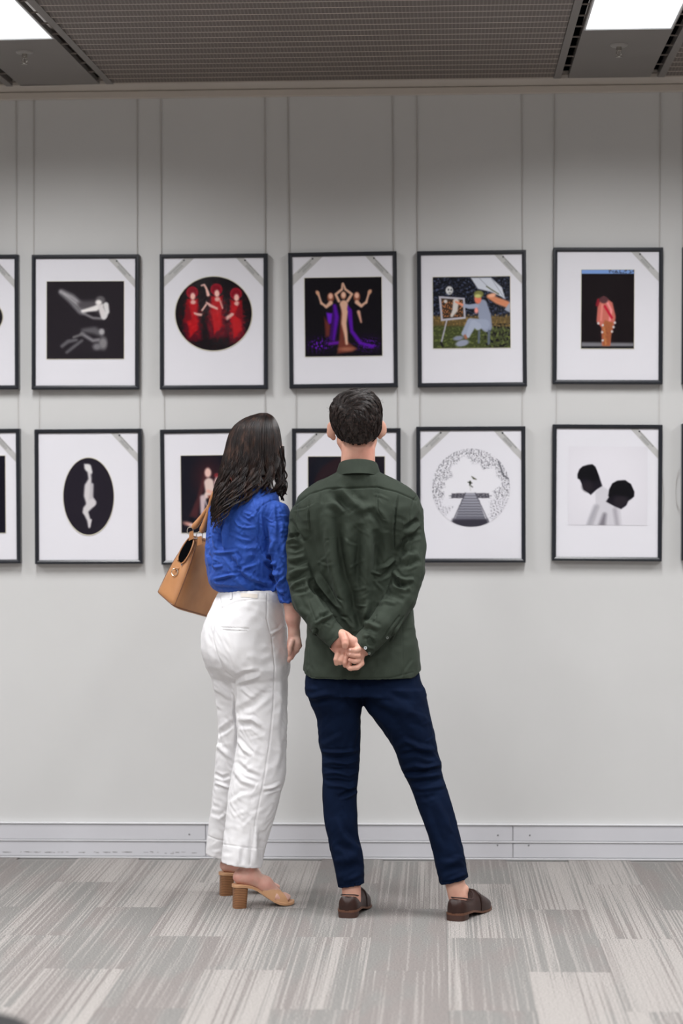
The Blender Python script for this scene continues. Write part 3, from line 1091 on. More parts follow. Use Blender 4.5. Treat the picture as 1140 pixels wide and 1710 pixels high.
p.ell(735, 620, 26, 24, (120, 40, 46), 0, 8).ell(740, 700, 30, 60, (196, 166, 162), 0, 12)
p.ell(420, 1145, 60, 22, (178, 130, 120), 15, 18).ell(450, 1155, 26, 14, (206, 180, 176), 0, 12)
p.line([(900, 560), (900, 1000)], [40, 60], (150, 90, 80), 40)
put_print(fB[2], p, sk(250, 700, 6.58))
p = Paint(230, 324, 892, 990, (20, 21, 30), 110)
p.ell(560, 620, 290, 290, (36, 22, 28), 0, 16)
put_print(fB[3], p, sk(470, 700, 5.1818))
# jetty
p = Paint(222, 268, 930, 975, (217, 216, 221), 190)
RR = np.hypot(p.X - 576, p.Y - 621) / 354
TH = np.degrees(np.arctan2(-(p.Y - 621), p.X - 576))
leafy = np.clip((RR - 0.66 - 0.10 * np.sin(TH / 14.0) - 0.06 * np.sin(TH / 5.0)) / 0.10, 0, 1)
leafy = leafy * ((TH > -58) | (TH < -132))
p.blotch(leafy, (150, 148, 156), 40, 31, 1.2).blotch(leafy, (80, 80, 88), 30, 32, 1.1).blotch(leafy, (222, 221, 226), 22, 33, 1.1)
p.line([(825, 385), (850, 450), (870, 510), (925, 545)], 6, (90, 90, 96), 5)
p.poly([(400, 672), (740, 672), (742, 715), (398, 715)], (70, 68, 76), 5)
p.blotch(((p.Y > 678) & (p.Y < 712) & (p.X > 405) & (p.X < 735)) * 1.0, (150, 148, 154), 26, 34, .8)
p.poly([(525, 668), (615, 668), (745, 975), (395, 975)], (150, 150, 160), 4)
for i, yy in enumerate(range(694, 960, 24)):
    p.line([(380, yy), (760, yy + 2)], 3.5 + i * .7, (84, 84, 94), 5, .8)
mask = (p.Y > 668) & ((p.X < 525 - (p.Y - 668) * .40) | (p.X > 615 + (p.Y - 668) * .40)) & (p.Y > 718)
p.c[mask] = (214, 213, 219)
p.blotch(leafy * 1.0 * (p.Y > 718), (130, 128, 136), 22, 35, 1.0)
p.poly([(410, 905), (725, 905), (745, 980), (380, 980)], (52, 50, 60), 26)
p.line([(525, 670), (415, 915)], 4, (70, 68, 78), 5).line([(615, 670), (735, 930)], 4, (80, 78, 88), 5)
p.ell(568, 568, 9, 9, (36, 38, 28), 0, 4).line([(568, 575), (568, 600)], [9, 7], (36, 38, 28), 4).line([(550, 572), (585, 580)], 4, (36, 38, 28), 4)
p.line([(566, 600), (590, 615)], 4, (36, 38, 28), 4).line([(568, 600), (572, 645)], 4, (190, 190, 190), 4)
p.line([(584, 520), (602, 538), (626, 546)], [3, 8, 3], (60, 62, 44), 4)
put_print(fB[4], p, sk(680, 700, 5.4286), 'oval', False)
# two men
p = Paint(232, 215, 855, 843, (207, 205, 211), 170)
p.ell(500, 480, 330, 330, (214, 212, 218), 0, 260)
p.poly([(445, 580), (500, 530), (545, 560), (560, 640), (640, 690), (660, 845), (378, 845), (400, 770), (450, 690)], (196, 194, 200), 8)
p.line([(450, 700), (400, 840)], 20, (150, 148, 156), 26, .7).line([(520, 760), (500, 845)], [14, 26], (104, 100, 108), 26, .8)
p.line([(600, 720), (620, 840)], 16, (150, 146, 154), 20, .7).line([(470, 690), (420, 840)], 8, (168, 166, 172), 14, .7)
D_ = (23, 20, 28)
p.poly([(345, 378), (420, 360), (445, 380), (470, 440), (500, 530), (455, 560), (410, 602), (375, 575), (352, 560), (340, 520), (322, 480), (308, 470), (306, 440), (322, 400)], D_, 5)
p.poly([(620, 488), (680, 484), (725, 515), (752, 575), (750, 612), (730, 632), (705, 650), (690, 685), (650, 714), (620, 700), (595, 690), (530, 655), (552, 620), (555, 560), (580, 510)], D_, 5)
p.ell(640, 655, 40, 30, (44, 38, 48), 0, 30, .8)
F_ = (36, 31, 37)
p.ell(385, 535, 42, 40, F_, 30, 26, .9).ell(645, 650, 50, 40, F_, -30, 30, .9)
p.poly([(306, 470), (304, 440), (320, 398), (345, 375), (385, 362), (420, 358), (442, 375), (458, 410), (478, 470), (440, 500), (400, 485), (370, 462), (330, 482)], (13, 12, 17), 6)
p.poly([(548, 610), (555, 560), (580, 510), (620, 488), (680, 484), (725, 515), (752, 575), (750, 612), (728, 630), (690, 612), (640, 604), (600, 596), (572, 622)], (13, 12, 17), 6)
put_print(fB[5], p, sk(900, 700, 4.75), 'rect', False)
put_print(fB[6], Paint(20, 60, 140, 200, (90, 84, 82), 30), lambda x, y: (1160 + x, 710 + y))

# cord of slack wire showing beside two lower frames
for i, side in ((6, -1), (5, 1)):
    s = MB()
    t = np.linspace(0, math.pi, 14)
    x = side * (FW / 2 + (0.022 if side < 0 else 0.008) * np.sin(t))
    s.tube(np.stack([x, np.full(14, -0.012), 0.05 - (0.0 if side < 0 else 0.03) + 0.085 * np.cos(t) - 0.04], -1), 0.0012, 6)
    s.build('slack_wire', m_wire, fB[i][0])

# --- black stool whose rim shows at the bottom left corner
m_vinyl = vary('black_vinyl', srgb(8, 8, 10), 0.1, 9, 0.8)
q = onz(14, 1697, .45)
st = empty('stool', (float(q[0]) - .132, float(q[1]) - .130, 0), 'black round object out of focus at the bottom left corner', 'stool')
# ================================================================== figure modelling: distance fields meshed into one continuous surface
def axis(lo, hi, h, fine=()):
    """grid coordinates from lo to hi in steps h, with finer steps inside the given (a, b, h2) spans"""
    pts = [lo]
    while pts[-1] < hi:
        p = pts[-1]
        st = h
        for a, b, h2 in fine:
            if a - 1e-6 <= p <= b:
                st = min(st, h2)
        pts.append(p + st)
    return np.array(pts, np.float32)


def herm(kx, ky, x):
    """smooth monotone-ish interpolation through the keys"""
    kx, ky = np.asarray(kx, float), np.asarray(ky, float)
    o = np.argsort(kx)
    kx, ky = kx[o], ky[o]
    d = np.diff(ky) / np.diff(kx)
    m = np.zeros_like(ky)
    m[1:-1] = np.where(d[:-1] * d[1:] > 0, 2 * d[:-1] * d[1:] / (d[:-1] + d[1:] + 1e-12 * np.sign(d[:-1] + d[1:])), 0)
    m[0], m[-1] = d[0], d[-1]
    x = np.clip(x, kx[0], kx[-1])
    i = np.clip(np.searchsorted(kx, x) - 1, 0, len(kx) - 2)
    h = kx[i + 1] - kx[i]
    t = (x - kx[i]) / h
    return ((2 * t ** 3 - 3 * t ** 2 + 1) * ky[i] + (t ** 3 - 2 * t ** 2 + t) * h * m[i] +
            (-2 * t ** 3 + 3 * t ** 2) * ky[i + 1] + (t ** 3 - t ** 2) * h * m[i + 1])


def rotm(rx=0, ry=0, rz=0):
    """local -> world rotation, degrees, applied x then y then z"""
    return np.array(Matrix.Rotation(math.radians(rz), 3, 'Z') @ Matrix.Rotation(math.radians(ry), 3, 'Y') @ Matrix.Rotation(math.radians(rx), 3, 'X'))


class SDF:
    def __init__(s, xs, ys, zs):
        s.x, s.y, s.z = xs, ys, zs
        s.v = np.full((len(xs), len(ys), len(zs)), 10.0, np.float32)

    def win(s, lo, hi):
        sl = []
        for a, l, h in zip((s.x, s.y, s.z), lo, hi):
            i, j = np.searchsorted(a, l), np.searchsorted(a, h)
            sl.append(slice(max(0, i - 1), min(len(a), j + 1)))
        return tuple(sl)

    def g(s, w):
        return s.x[w[0]][:, None, None], s.y[w[1]][None, :, None], s.z[w[2]][None, None, :]

    def put(s, w, d, k, op='u'):
        a = s.v[w]
        d = d.astype(np.float32)
        if op == 'u':
            r = np.minimum(a, d)
            if k > 0:
                h = np.maximum(k - np.abs(a - d), 0) / k
                r = r - h * h * (k / 4)
        else:                        # subtract d
            r = np.maximum(a, -d)
            if k > 0:
                h = np.maximum(k - np.abs(a + d), 0) / k
                r = r + h * h * (k / 4)
        s.v[w] = r

    def cone(s, a, b, ra, rb, k=0.01, op='u', off=0.0, flat=None):
        """round cone a->b; flat=(axis vector, factor) squashes the section along that direction"""
        a, b = np.asarray(a, float), np.asarray(b, float)
        m = max(ra, rb) + k + 0.012
        w = s.win(np.minimum(a, b) - m, np.maximum(a, b) + m)
        X, Y, Z = s.g(w)
        d = b - a
        L = max(d @ d, 1e-9)
        t = np.clip(((X - a[0]) * d[0] + (Y - a[1]) * d[1] + (Z - a[2]) * d[2]) / L, 0, 1)
        ex, ey, ez = X - a[0] - t * d[0], Y - a[1] - t * d[1], Z - a[2] - t * d[2]
        r = ra + (rb - ra) * t
        q = ex * ex + ey * ey + ez * ez
        if flat is not None:
            n = np.asarray(flat[0], float)
            n = n / np.linalg.norm(n)
            f = flat[1]
            c = ex * n[0] + ey * n[1] + ez * n[2]
            q = q + c * c * (1 / (f * f) - 1)
            s.put(w, (np.sqrt(q) - r) * (0.5 + 0.5 * f) + off, k, op)
        else:
            s.put(w, np.sqrt(q) - r + off, k, op)
        return s

    def chain(s, P, R, k=0.01, **kw):
        for a, b, ra, rb in zip(P[:-1], P[1:], R[:-1], R[1:]):
            s.cone(a, b, ra, rb, k, **kw)
        return s

    def ell(s, c, r, R=None, k=0.01, op='u', off=0.0):
        c, r = np.asarray(c, float), np.asarray(r, float)
        m = r.max() + k + 0.012
        w = s.win(c - m, c + m)
        X, Y, Z = s.g(w)
        X, Y, Z = X - c[0], Y - c[1], Z - c[2]
        if R is not None:
            R = np.asarray(R)
            X, Y, Z = (R[0, 0] * X + R[1, 0] * Y + R[2, 0] * Z, R[0, 1] * X + R[1, 1] * Y + R[2, 1] * Z, R[0, 2] * X + R[1, 2] * Y + R[2, 2] * Z)
        k0 = np.sqrt((X / r[0]) ** 2 + (Y / r[1]) ** 2 + (Z / r[2]) ** 2)
        k1 = np.sqrt((X / r[0] ** 2) ** 2 + (Y / r[1] ** 2) ** 2 + (Z / r[2] ** 2) ** 2) + 1e-9
        s.put(w, k0 * (k0 - 1) / k1 + off, k, op)
        return s

    def loft(s, rows, y, ratio, ang=0.0, n=2.0, k=0.01, off=0.0, op='u', cap=0.0):
        """rows: (py, px_left, px_right) silhouette rows seen in the photograph at depth y (number or list per row).
        ratio: depth/width of the section, ang: turn of the section about z in degrees."""
        m = len(rows)
        yy = [y] * m if np.isscalar(y) else list(y)
        ra = [ratio] * m if np.isscalar(ratio) else list(ratio)
        Zk, Ck, Wk = [], [], []
        for (py, l, r), yc in zip(rows, yy):
            a, b = ony(l, py, yc), ony(r, py, yc)
            Zk.append((a[2] + b[2]) / 2)
            Ck.append((a[0] + b[0]) / 2)
            Wk.append((b[0] - a[0]) / 2)
        zlo, zhi = min(Zk) - cap, max(Zk) + cap
        aw = np.array(Wk)
        rt = np.array(ra)
        th = math.radians(ang)
        aw = aw / np.sqrt(math.cos(th) ** 2 + (rt * math.sin(th)) ** 2)
        mw = aw.max() * max(1, rt.max()) + 0.03
        w = s.win((min(Ck) - mw, min(yy) - mw, zlo - 0.02), (max(Ck) + mw, max(yy) + mw, zhi + 0.02))
        X, Y, Z = s.g(w)
        z = s.z[w[2]]
        cx_, cy_ = herm(Zk, Ck, z), herm(Zk, yy, z)
        A, B = herm(Zk, aw, z) - off, herm(Zk, aw * rt, z) - off
        A, B = np.maximum(A, 0.004), np.maximum(B, 0.004)
        dx, dy = X - cx_, Y - cy_
        u, v = dx * math.cos(th) + dy * math.sin(th), -dx * math.sin(th) + dy * math.cos(th)
        if n == 2.0:
            k0 = np.sqrt((u / A) ** 2 + (v / B) ** 2) + 1e-9
        else:
            k0 = (np.abs(u / A) ** n + np.abs(v / B) ** n) ** (1 / n) + 1e-9
        k1 = np.sqrt((u / A ** 2) ** 2 + (v / B ** 2) ** 2) + 1e-9
        d = np.where(k0 > 0.15, k0 * (k0 - 1) / k1, -np.minimum(A, B))
        d = np.clip(d, -0.2, 0.5)
        d = np.maximum(d, np.maximum(zlo + off - Z, Z - zhi + off))
        s.put(w, d, k, op)
        return s

    def clip(s, fn, w=None):
        """keep only where fn(X,Y,Z) < 0"""
        w = w or (slice(None),) * 3
        X, Y, Z = s.g(w)
        s.v[w] = np.maximum(s.v[w], fn(X, Y, Z))
        return s

    def mesh(s, smooth=1):
        v, xs, ys, zs = s.v, s.x.astype(float), s.y.astype(float), s.z.astype(float)
        # pad so that the surface closes
        v[0], v[-1], v[:, 0], v[:, -1], v[:, :, 0], v[:, :, -1] = 1, 1, 1, 1, 1, 1
        S = v < 0
        c = np.zeros((v.shape[0] - 1, v.shape[1] - 1, v.shape[2] - 1), np.uint8)
        for i in (0, 1):
            for j in (0, 1):
                for k in (0, 1):
                    c += S[i:v.shape[0] - 1 + i, j:v.shape[1] - 1 + j, k:v.shape[2] - 1 + k]
        act = (c > 0) & (c < 8)
        I, J, K = np.nonzero(act)
        n = len(I)
        idx = np.full(act.shape, -1, np.int32)
        idx[I, J, K] = np.arange(n)
        acc = np.zeros((n, 3))
        cnt = np.zeros(n)
        E = []
        for a in ((0, 0, 0), (1, 0, 0), (0, 1, 0), (0, 0, 1), (1, 1, 0), (1, 0, 1), (0, 1, 1)):
            for ax in range(3):
                if a[ax] == 0:
                    b = list(a)
                    b[ax] = 1
                    E.append((a, tuple(b)))
        for a, b in E:
            va = v[I + a[0], J + a[1], K + a[2]]
            vb = v[I + b[0], J + b[1], K + b[2]]
            m = (va < 0) != (vb < 0)
            t = np.where(m, va / np.where(m, va - vb, 1), 0)
            A = np.stack([xs[I + a[0]], ys[J + a[1]], zs[K + a[2]]], -1)
            B = np.stack([xs[I + b[0]], ys[J + b[1]], zs[K + b[2]]], -1)
            acc += np.where(m[:, None], A + (B - A) * t[:, None], 0)
            cnt += m
        V = acc / cnt[:, None]
        F = []
        Sx = S[:-1, 1:-1, 1:-1] != S[1:, 1:-1, 1:-1]
        i, j, k = np.nonzero(Sx)
        j, k = j + 1, k + 1
        q = np.stack([idx[i, j - 1, k - 1], idx[i, j, k - 1], idx[i, j, k], idx[i, j - 1, k]], -1)
        q[~S[i, j, k]] = q[~S[i, j, k]][:, ::-1]
        F.append(q)
        Sy = S[1:-1, :-1, 1:-1] != S[1:-1, 1:, 1:-1]
        i, j, k = np.nonzero(Sy)
        i, k = i + 1, k + 1
        q = np.stack([idx[i - 1, j, k - 1], idx[i - 1, j, k], idx[i, j, k], idx[i, j, k - 1]], -1)
        q[~S[i, j, k]] = q[~S[i, j, k]][:, ::-1]
        F.append(q)
        Sz = S[1:-1, 1:-1, :-1] != S[1:-1, 1:-1, 1:]
        i, j, k = np.nonzero(Sz)
        i, j = i + 1, j + 1
        q = np.stack([idx[i - 1, j - 1, k], idx[i, j - 1, k], idx[i, j, k], idx[i - 1, j, k]], -1)
        q[~S[i, j, k]] = q[~S[i, j, k]][:, ::-1]
        F.append(q)
        F = np.concatenate(F)
        F = F[(F >= 0).all(1)]
        for _ in range(smooth):
            V = relax(V, F, 0.5)
        return V, F


def relax(V, F, a):
    n = len(V)
    e0 = np.concatenate([F[:, 0], F[:, 1], F[:, 2], F[:, 3]])
    e1 = np.concatenate([F[:, 1], F[:, 2], F[:, 3], F[:, 0]])
    cnt = np.bincount(e0, minlength=n) + np.bincount(e1, minlength=n)
    out = np.empty_like(V)
    for k in range(3):
        out[:, k] = np.bincount(e0, V[e1, k], n) + np.bincount(e1, V[e0, k], n)
    return V * (1 - a) + out / np.maximum(cnt, 1)[:, None] * a


def normals(V, F):
    n = np.cross(V[F[:, 2]] - V[F[:, 0]], V[F[:, 3]] - V[F[:, 1]])
    N = np.zeros_like(V)
    for k in range(3):
        for c in range(4):
            N[:, k] += np.bincount(F[:, c], n[:, k], len(V))
    return N / (np.linalg.norm(N, axis=1)[:, None] + 1e-12)


def folds(V, N, S, gain=1.0):
    """S: list of (polyline in photograph pixels, half width px, height mm, kind). kind r ridge, v valley, s step, g groove/seam"""
    view = CAM - V
    view /= np.linalg.norm(view, axis=1)[:, None]
    face = np.clip((N * view).sum(1) * 2.2 + 0.15, 0, 1)
    P = topx(V)
    D = np.zeros(len(V))
    for pts, wd, amp, kind in S:
        pts = np.asarray(pts, float)
        lo, hi = pts.min(0) - wd * 3, pts.max(0) + wd * 3
        sel = np.nonzero((P[:, 0] > lo[0]) & (P[:, 0] < hi[0]) & (P[:, 1] > lo[1]) & (P[:, 1] < hi[1]))[0]
        if not len(sel):
            continue
        Q = P[sel]
        best = np.full(len(sel), 1e9)
        sg = np.zeros(len(sel))
        tt = np.zeros(len(sel))
        seg = np.linalg.norm(np.diff(pts, axis=0), axis=1)
        cum = np.concatenate([[0], np.cumsum(seg)])
        for i in range(len(pts) - 1):
            a, d = pts[i], pts[i + 1] - pts[i]
            L = seg[i]
            t = np.clip(((Q - a) @ d) / (L * L), 0, 1)
            e = Q - a - t[:, None] * d
            dist = np.hypot(e[:, 0], e[:, 1])
            m = dist < best
            best = np.where(m, dist, best)
            sg = np.where(m, np.sign(d[0] * e[:, 1] - d[1] * e[:, 0]), sg)
            tt = np.where(m, (cum[i] + t * L) / cum[-1], tt)
        x = best / wd
        dd_ = np.abs(pts[-1] - pts[0])
        if kind != 'g':
            amp = amp * (1 + 0.9 * dd_[1] / (dd_.sum() + 1e-6))      # upright folds run deeper than cross ones
        if kind == 'g':
            D[sel] -= amp * np.exp(-x * x)
            continue
        taper = np.clip(np.sin(np.pi * np.clip(tt, 0.0, 1.0)), 0, 1) ** 0.6
        if kind == 'r':
            f = np.exp(-x * x) - 0.35 * np.exp(-((x - 1.7) ** 2) * 1.6)
        elif kind == 'v':
            f = -np.exp(-x * x) + 0.35 * np.exp(-((x - 1.7) ** 2) * 1.6)
        else:
            f = sg * x * np.exp(-x * x) * 1.6
        D[sel] += amp * f * taper
    return V + N * (D * face * 0.001 * gain)[:, None]


def crumple(V, seed, wave, amp, dirs=None, sharp=1.0):
    """soft cloth unevenness: ridged warped waves, metres"""
    r = np.random.default_rng(seed)
    out = np.zeros(len(V))
    Wp = V.copy()
    for k in range(4):
        d = r.normal(size=3)
        d /= np.linalg.norm(d)
        Wp = Wp + 0.35 * wave * np.outer(np.sin(V @ d * (2 * math.pi / (wave * 2.3)) + r.uniform(0, 7)), r.normal(size=3) / 1.7)
    for k in range(9):
        d = r.normal(size=3)
        if dirs is not None:
            d = d * np.asarray(dirs)
        d /= np.linalg.norm(d)
        f = r.uniform(0.7, 1.6)
        p = np.sin(Wp @ d * (2 * math.pi * f / wave) + r.uniform(0, 7))
        out += (1 - np.abs(p) ** sharp * 2) / f
    return out / 3.0 * amp


def stroke_noise(seed, n, box, length, ang, wd, amp):
    """n random short creases inside the pixel box"""
    r = np.random.default_rng(seed)
    S = []
    for _ in range(n):
        c = np.array([r.uniform(box[0], box[2]), r.uniform(box[1], box[3])])
        a = math.radians(r.normal(ang[0], ang[1]))
        L = r.uniform(0.5, 1.3) * length / 2
        d = np.array([math.cos(a), math.sin(a)]) * L
        q = np.array([-d[1], d[0]]) * r.normal(0, 0.15)
        S.append(([c - d, c + q, c + d], wd * r.uniform(0.7, 1.4), amp * r.uniform(0.5, 1.2), r.choice(['r', 'v', 's'])))
    return S


def strands(P, R, sides=3):
    """P (n,s,3) centre lines, R (n,s) radii -> one mesh of hair strands"""
    n, s_, _ = P.shape
    T = np.gradient(P, axis=1)
    T /= np.linalg.norm(T, axis=2, keepdims=True) + 1e-9
    ref = np.array([0.3, -0.9, 0.2])
    A = np.cross(T, ref)
    A /= np.linalg.norm(A, axis=2, keepdims=True) + 1e-9
    B = np.cross(T, A)
    V = []
    for q in range(sides):
        a = 2 * math.pi * q / sides
        V.append(P + R[..., None] * (math.cos(a) * A + math.sin(a) * B))
    V = np.stack(V, 2).reshape(-1, 3)          # n, s, sides
    base = (np.arange(n) * s_ * sides)[:, None, None] + (np.arange(s_ - 1) * sides)[None, :, None]
    q = np.arange(sides)[None, None]
    q2 = (np.arange(sides) + 1) % sides
    F = np.stack([base + q, base + q2[None, None], base + sides + q2[None, None], base + sides + q], -1).reshape(-1, 4)
    return V, F.astype(np.int32)


def head(s, c, R, k=1.0, ears=True, hide=0.0):
    """head with face in its own axes: x right, y forward, z up; c = centre of the skull"""
    c = np.asarray(c, float)

    def p(x, y, z):
        return c + R @ (np.array([x, y, z]) * k)
    s.ell(p(0, -0.008, 0.020), np.array([0.076, 0.094, 0.084]) * k, R, 0.02)
    s.ell(p(0, 0.030, -0.030), np.array([0.062, 0.062, 0.082]) * k, R, 0.03)
    for sx in (-1, 1):
        s.cone(p(sx * .050, .0, -.060), p(sx * .018, .074, -.106), .020 * k, .016 * k, 0.02)
        s.ell(p(sx * .036, .062, -.040), np.array([.026, .024, .026]) * k, R, 0.015)
    s.ell(p(0, .078, -.106), np.array([.020, .016, .016]) * k, R, 0.015)
    s.cone(p(-.034, .080, .006), p(.034, .080, .006), .010 * k, .010 * k, 0.015)
    s.cone(p(0, .088, -.006), p(0, .106, -.042), .007 * k, .0105 * k, 0.008)
    for sx in (-1, 1):
        s.ell(p(sx * .010, .098, -.045), np.array([.008, .008, .007]) * k, R, 0.005)
        s.ell(p(sx * .031, .100, -.012), np.array([.017, .016, .011]) * k, R, 0.008, op='s')
        s.ell(p(sx * .031, .078, -.013), np.array([.0125, .0125, .0125]) * k, None, 0.003)
        s.cone(p(sx * .002, .094, -.072), p(sx * .019, .088, -.074), .0055 * k, .003 * k, 0.004)
        s.cone(p(sx * .002, .093, -.081), p(sx * .016, .088, -.078), .006 * k, .003 * k, 0.004)
    if ears:
        for sx in (-1, 1):
            Re = R @ rotm(0, -sx * 10, sx * 26)
            s.ell(p(sx * .089, .000, -.018), np.array([.020, .0085, .031]) * k, Re, 0.006)
            s.ell(p(sx * .082, .004, -.046), np.array([.009, .007, .012]) * k, Re, 0.006)
            s.ell(p(sx * .093, .009, -.014), np.array([.012, .007, .019]) * k, Re, 0.004, op='s')


m_skin = Mat('skin', srgb(208, 158, 138), 0.5)
f_ = m_skin.noise(14, 4)
m_skin.color(m_skin.ramp(f_, [(0.3, srgb(196, 138, 120)), (0.55, srgb(208, 158, 138)), (0.75, srgb(216, 172, 152))]))
m_skin.bump(m_skin.noise(260, 3), 0.12, 0.001)
m_skin.b.inputs['Subsurface Weight'].default_value = 0.12
m_skin.b.inputs['Subsurface Radius'].default_value = (0.02, 0.008, 0.004)
m_skin.b.inputs['Subsurface Scale'].default_value = 0.3
m_skin = m_skin.m


def cloth_mat(name, c, c2, weave=900, rough=0.85, wr=60, wrs=0.25, sheen=0.1, stretch=(1, 1, 1)):
    m = Mat(name, c, rough)
    m.color(m.ramp(m.noise(22, 5, 0.6, stretch=stretch), [(0.3, c2), (0.7, c)]))
    m.bump(m.noise(wr, 4, 0.6), wrs, 0.004)
    m.bump(m.noise(weave, 2), 0.25, 0.0006)
    m.b.inputs['Sheen Weight'].default_value = sheen
    m.b.inputs['Sheen Roughness'].default_value = 0.4
    return m.m


def eyes(parent, c, R, k, hairm):
    """eyes and brows as parts of the face"""
    m_w = bpy.data.materials.get('eye_white') or Mat('eye_white', srgb(226, 222, 218), 0.2).m
    m_i = bpy.data.materials.get('iris_brown') or Mat('iris_brown', srgb(52, 34, 24), 0.15).m
    c = np.asarray(c, float)
    for sx in (-1, 1):
        e = c + R @ (np.array([sx * .031, .0796, -.013]) * k)
        s = MB()
        a = np.linspace(0, math.pi, 11)
        s.lathe([(.0116 * k * math.sin(t), .0116 * k * math.cos(t)) for t in a], (0, 0, 0), 18)
        for A in s.V:
            A += e
        ey = s.build('eye', m_w, parent, True)
        s = MB()
        s.lathe([(.0, .0003), (.0030 * k, .0002), (.0044 * k, -.0006), (.0044 * k, -.003), (0, -.003)], (0, 0, 0), 18)
        for i_, A in enumerate(s.V):
            B = A[:, [0, 2, 1]] + np.array([0, .0117 * k, 0])
            s.V[i_] = B @ R.T + e
        s.build('iris', m_i, ey, True)
        s = MB()
        P = [c + R @ (np.array(q) * k) for q in ((sx * .014, .0925, .0085), (sx * .026, .0925, .0125), (sx * .038, .0865, .0125), (sx * .047, .078, .0085))]
        s.tube(P, [.0022, .0026, .0022, .0010], 6)
        s.build('eyebrow', hairm, parent, True)
# ================================================================== the man
from mathutils.bvhtree import BVHTree
YM0 = -1.13
m_green = cloth_mat('olive_cotton', srgb(51, 59, 50), srgb(44, 52, 43), 700, 0.8, 45, 0.18, 0.02)
m_green.node_tree.nodes['Principled BSDF'].inputs['Specular IOR Level'].default_value = 0.25
m_navy = cloth_mat('navy_twill', srgb(11, 24, 47), srgb(8, 19, 40), 900, 0.85, 40, 0.15, 0.0)
m_navy.node_tree.nodes['Principled BSDF'].inputs['Specular IOR Level'].default_value = 0.08
m_hair = Mat('dark_brown_hair', srgb(50, 40, 37), 0.46)
m_hair.color(m_hair.ramp(m_hair.noise(170, 3), [(0.3, srgb(18, 14, 13)), (0.5, srgb(36, 28, 26)), (0.72, srgb(74, 58, 52))]))
m_hair.b.inputs['Specular IOR Level'].default_value = 0.4
m_hair = m_hair.m
m_leather = Mat('brown_leather', srgb(72, 46, 38), 0.42, Specular_IOR_Level=0.35)
m_leather.color(m_leather.ramp(m_leather.noise(18, 4), [(0.3, srgb(34, 19, 15)), (0.7, srgb(56, 33, 27))]))
m_leather.bump(m_leather.noise(400, 2), 0.1, 0.0006)
m_leather = m_leather.m
m_sole = vary('shoe_sole', srgb(96, 62, 44), 0.1, 40, 0.5)
m_heelm = vary('shoe_heel', srgb(66, 42, 34), 0.1, 40, 0.5)

PXM = 1 / 471.0


def pp(px, py, y):
    return ony(px, py, y)


# shared silhouettes
TORSO = [(788, 562, 634), (795, 549, 648), (805, 529, 667), (818, 509, 688), (832, 496, 699), (850, 492, 702), (880, 499, 690), (920, 504, 676),
         (950, 506, 678), (1000, 511, 687), (1050, 512, 693), (1096, 508, 701), (1145, 504, 705)]
TY = [-1.15, -1.15, -1.15, -1.15, -1.148, -1.145, -1.14, -1.14, -1.135, -1.13, -1.13, -1.13, -1.13]
TR_ = [0.98, 0.78, 0.58, 0.47, 0.46, 0.52, 0.62, 0.70, 0.70, 0.68, 0.69, 0.70, 0.70]
ARML = [(505, 862, -1.150, 22), (498, 912, -1.165, 19.5), (500, 962, -1.205, 21.5), (512, 1003, -1.235, 24), (538, 1040, -1.285, 21.5), (565, 1070, -1.312, 17)]
ARMR = [(682, 860, -1.150, 25), (687, 912, -1.165, 23.5), (684, 955, -1.205, 25), (668, 1000, -1.235, 26), (640, 1043, -1.285, 23.5), (607, 1080, -1.307, 19)]
PELV = [(1085, 518, 690), (1110, 514, 696), (1132, 511, 701), (1148, 510, 707), (1160, 511, 711)]
LEGL = [(1150, 510, 607), (1177, 519, 605), (1200, 528, 602), (1228, 531, 602), (1245, 533, 602), (1260, 537, 601.5), (1278, 537, 600), (1300, 538, 598.5),
        (1318, 538, 596), (1349, 539, 596.5), (1374, 541.5, 597), (1399, 547, 599.5), (1419, 551, 604.5), (1441, 556, 607), (1486, 565, 609)]
LLY = [-1.14] * 4 + [-1.14, -1.14, -1.14, -1.142, -1.145, -1.15, -1.16, -1.165, -1.17, -1.17, -1.17]
LEGR = [(1150, 600, 709), (1165, 603, 712), (1177, 607, 714.5), (1208, 629, 722), (1239, 651, 728.5), (1262, 662, 733), (1270, 665, 736), (1292, 673.5, 738), (1312, 684, 745),
        (1337, 693, 752.5), (1368, 704.5, 761.5), (1407, 718, 771), (1447, 727, 779), (1484, 736, 785)]
LRY = [-1.14, -1.14, -1.14, -1.14, -1.14, -1.14, -1.14, -1.145, -1.15, -1.16, -1.17, -1.18, -1.185, -1.185]


def legs(s, off, k=0.012):
    s.loft(PELV, -1.13, [0.54, .54, .55, .58, .60], 0, 2.2, k, off)
    s.loft(LEGL, LLY, [0.95] * len(LEGL), 0, 2.0, k, off)
    s.loft(LEGR, LRY, [0.95] * len(LEGR), 0, 2.0, k, off)
    for x in (556, 652):
        s.ell(pp(x, 1134, -1.160), (0.080, 0.078, 0.075), None, 0.04, off=off)


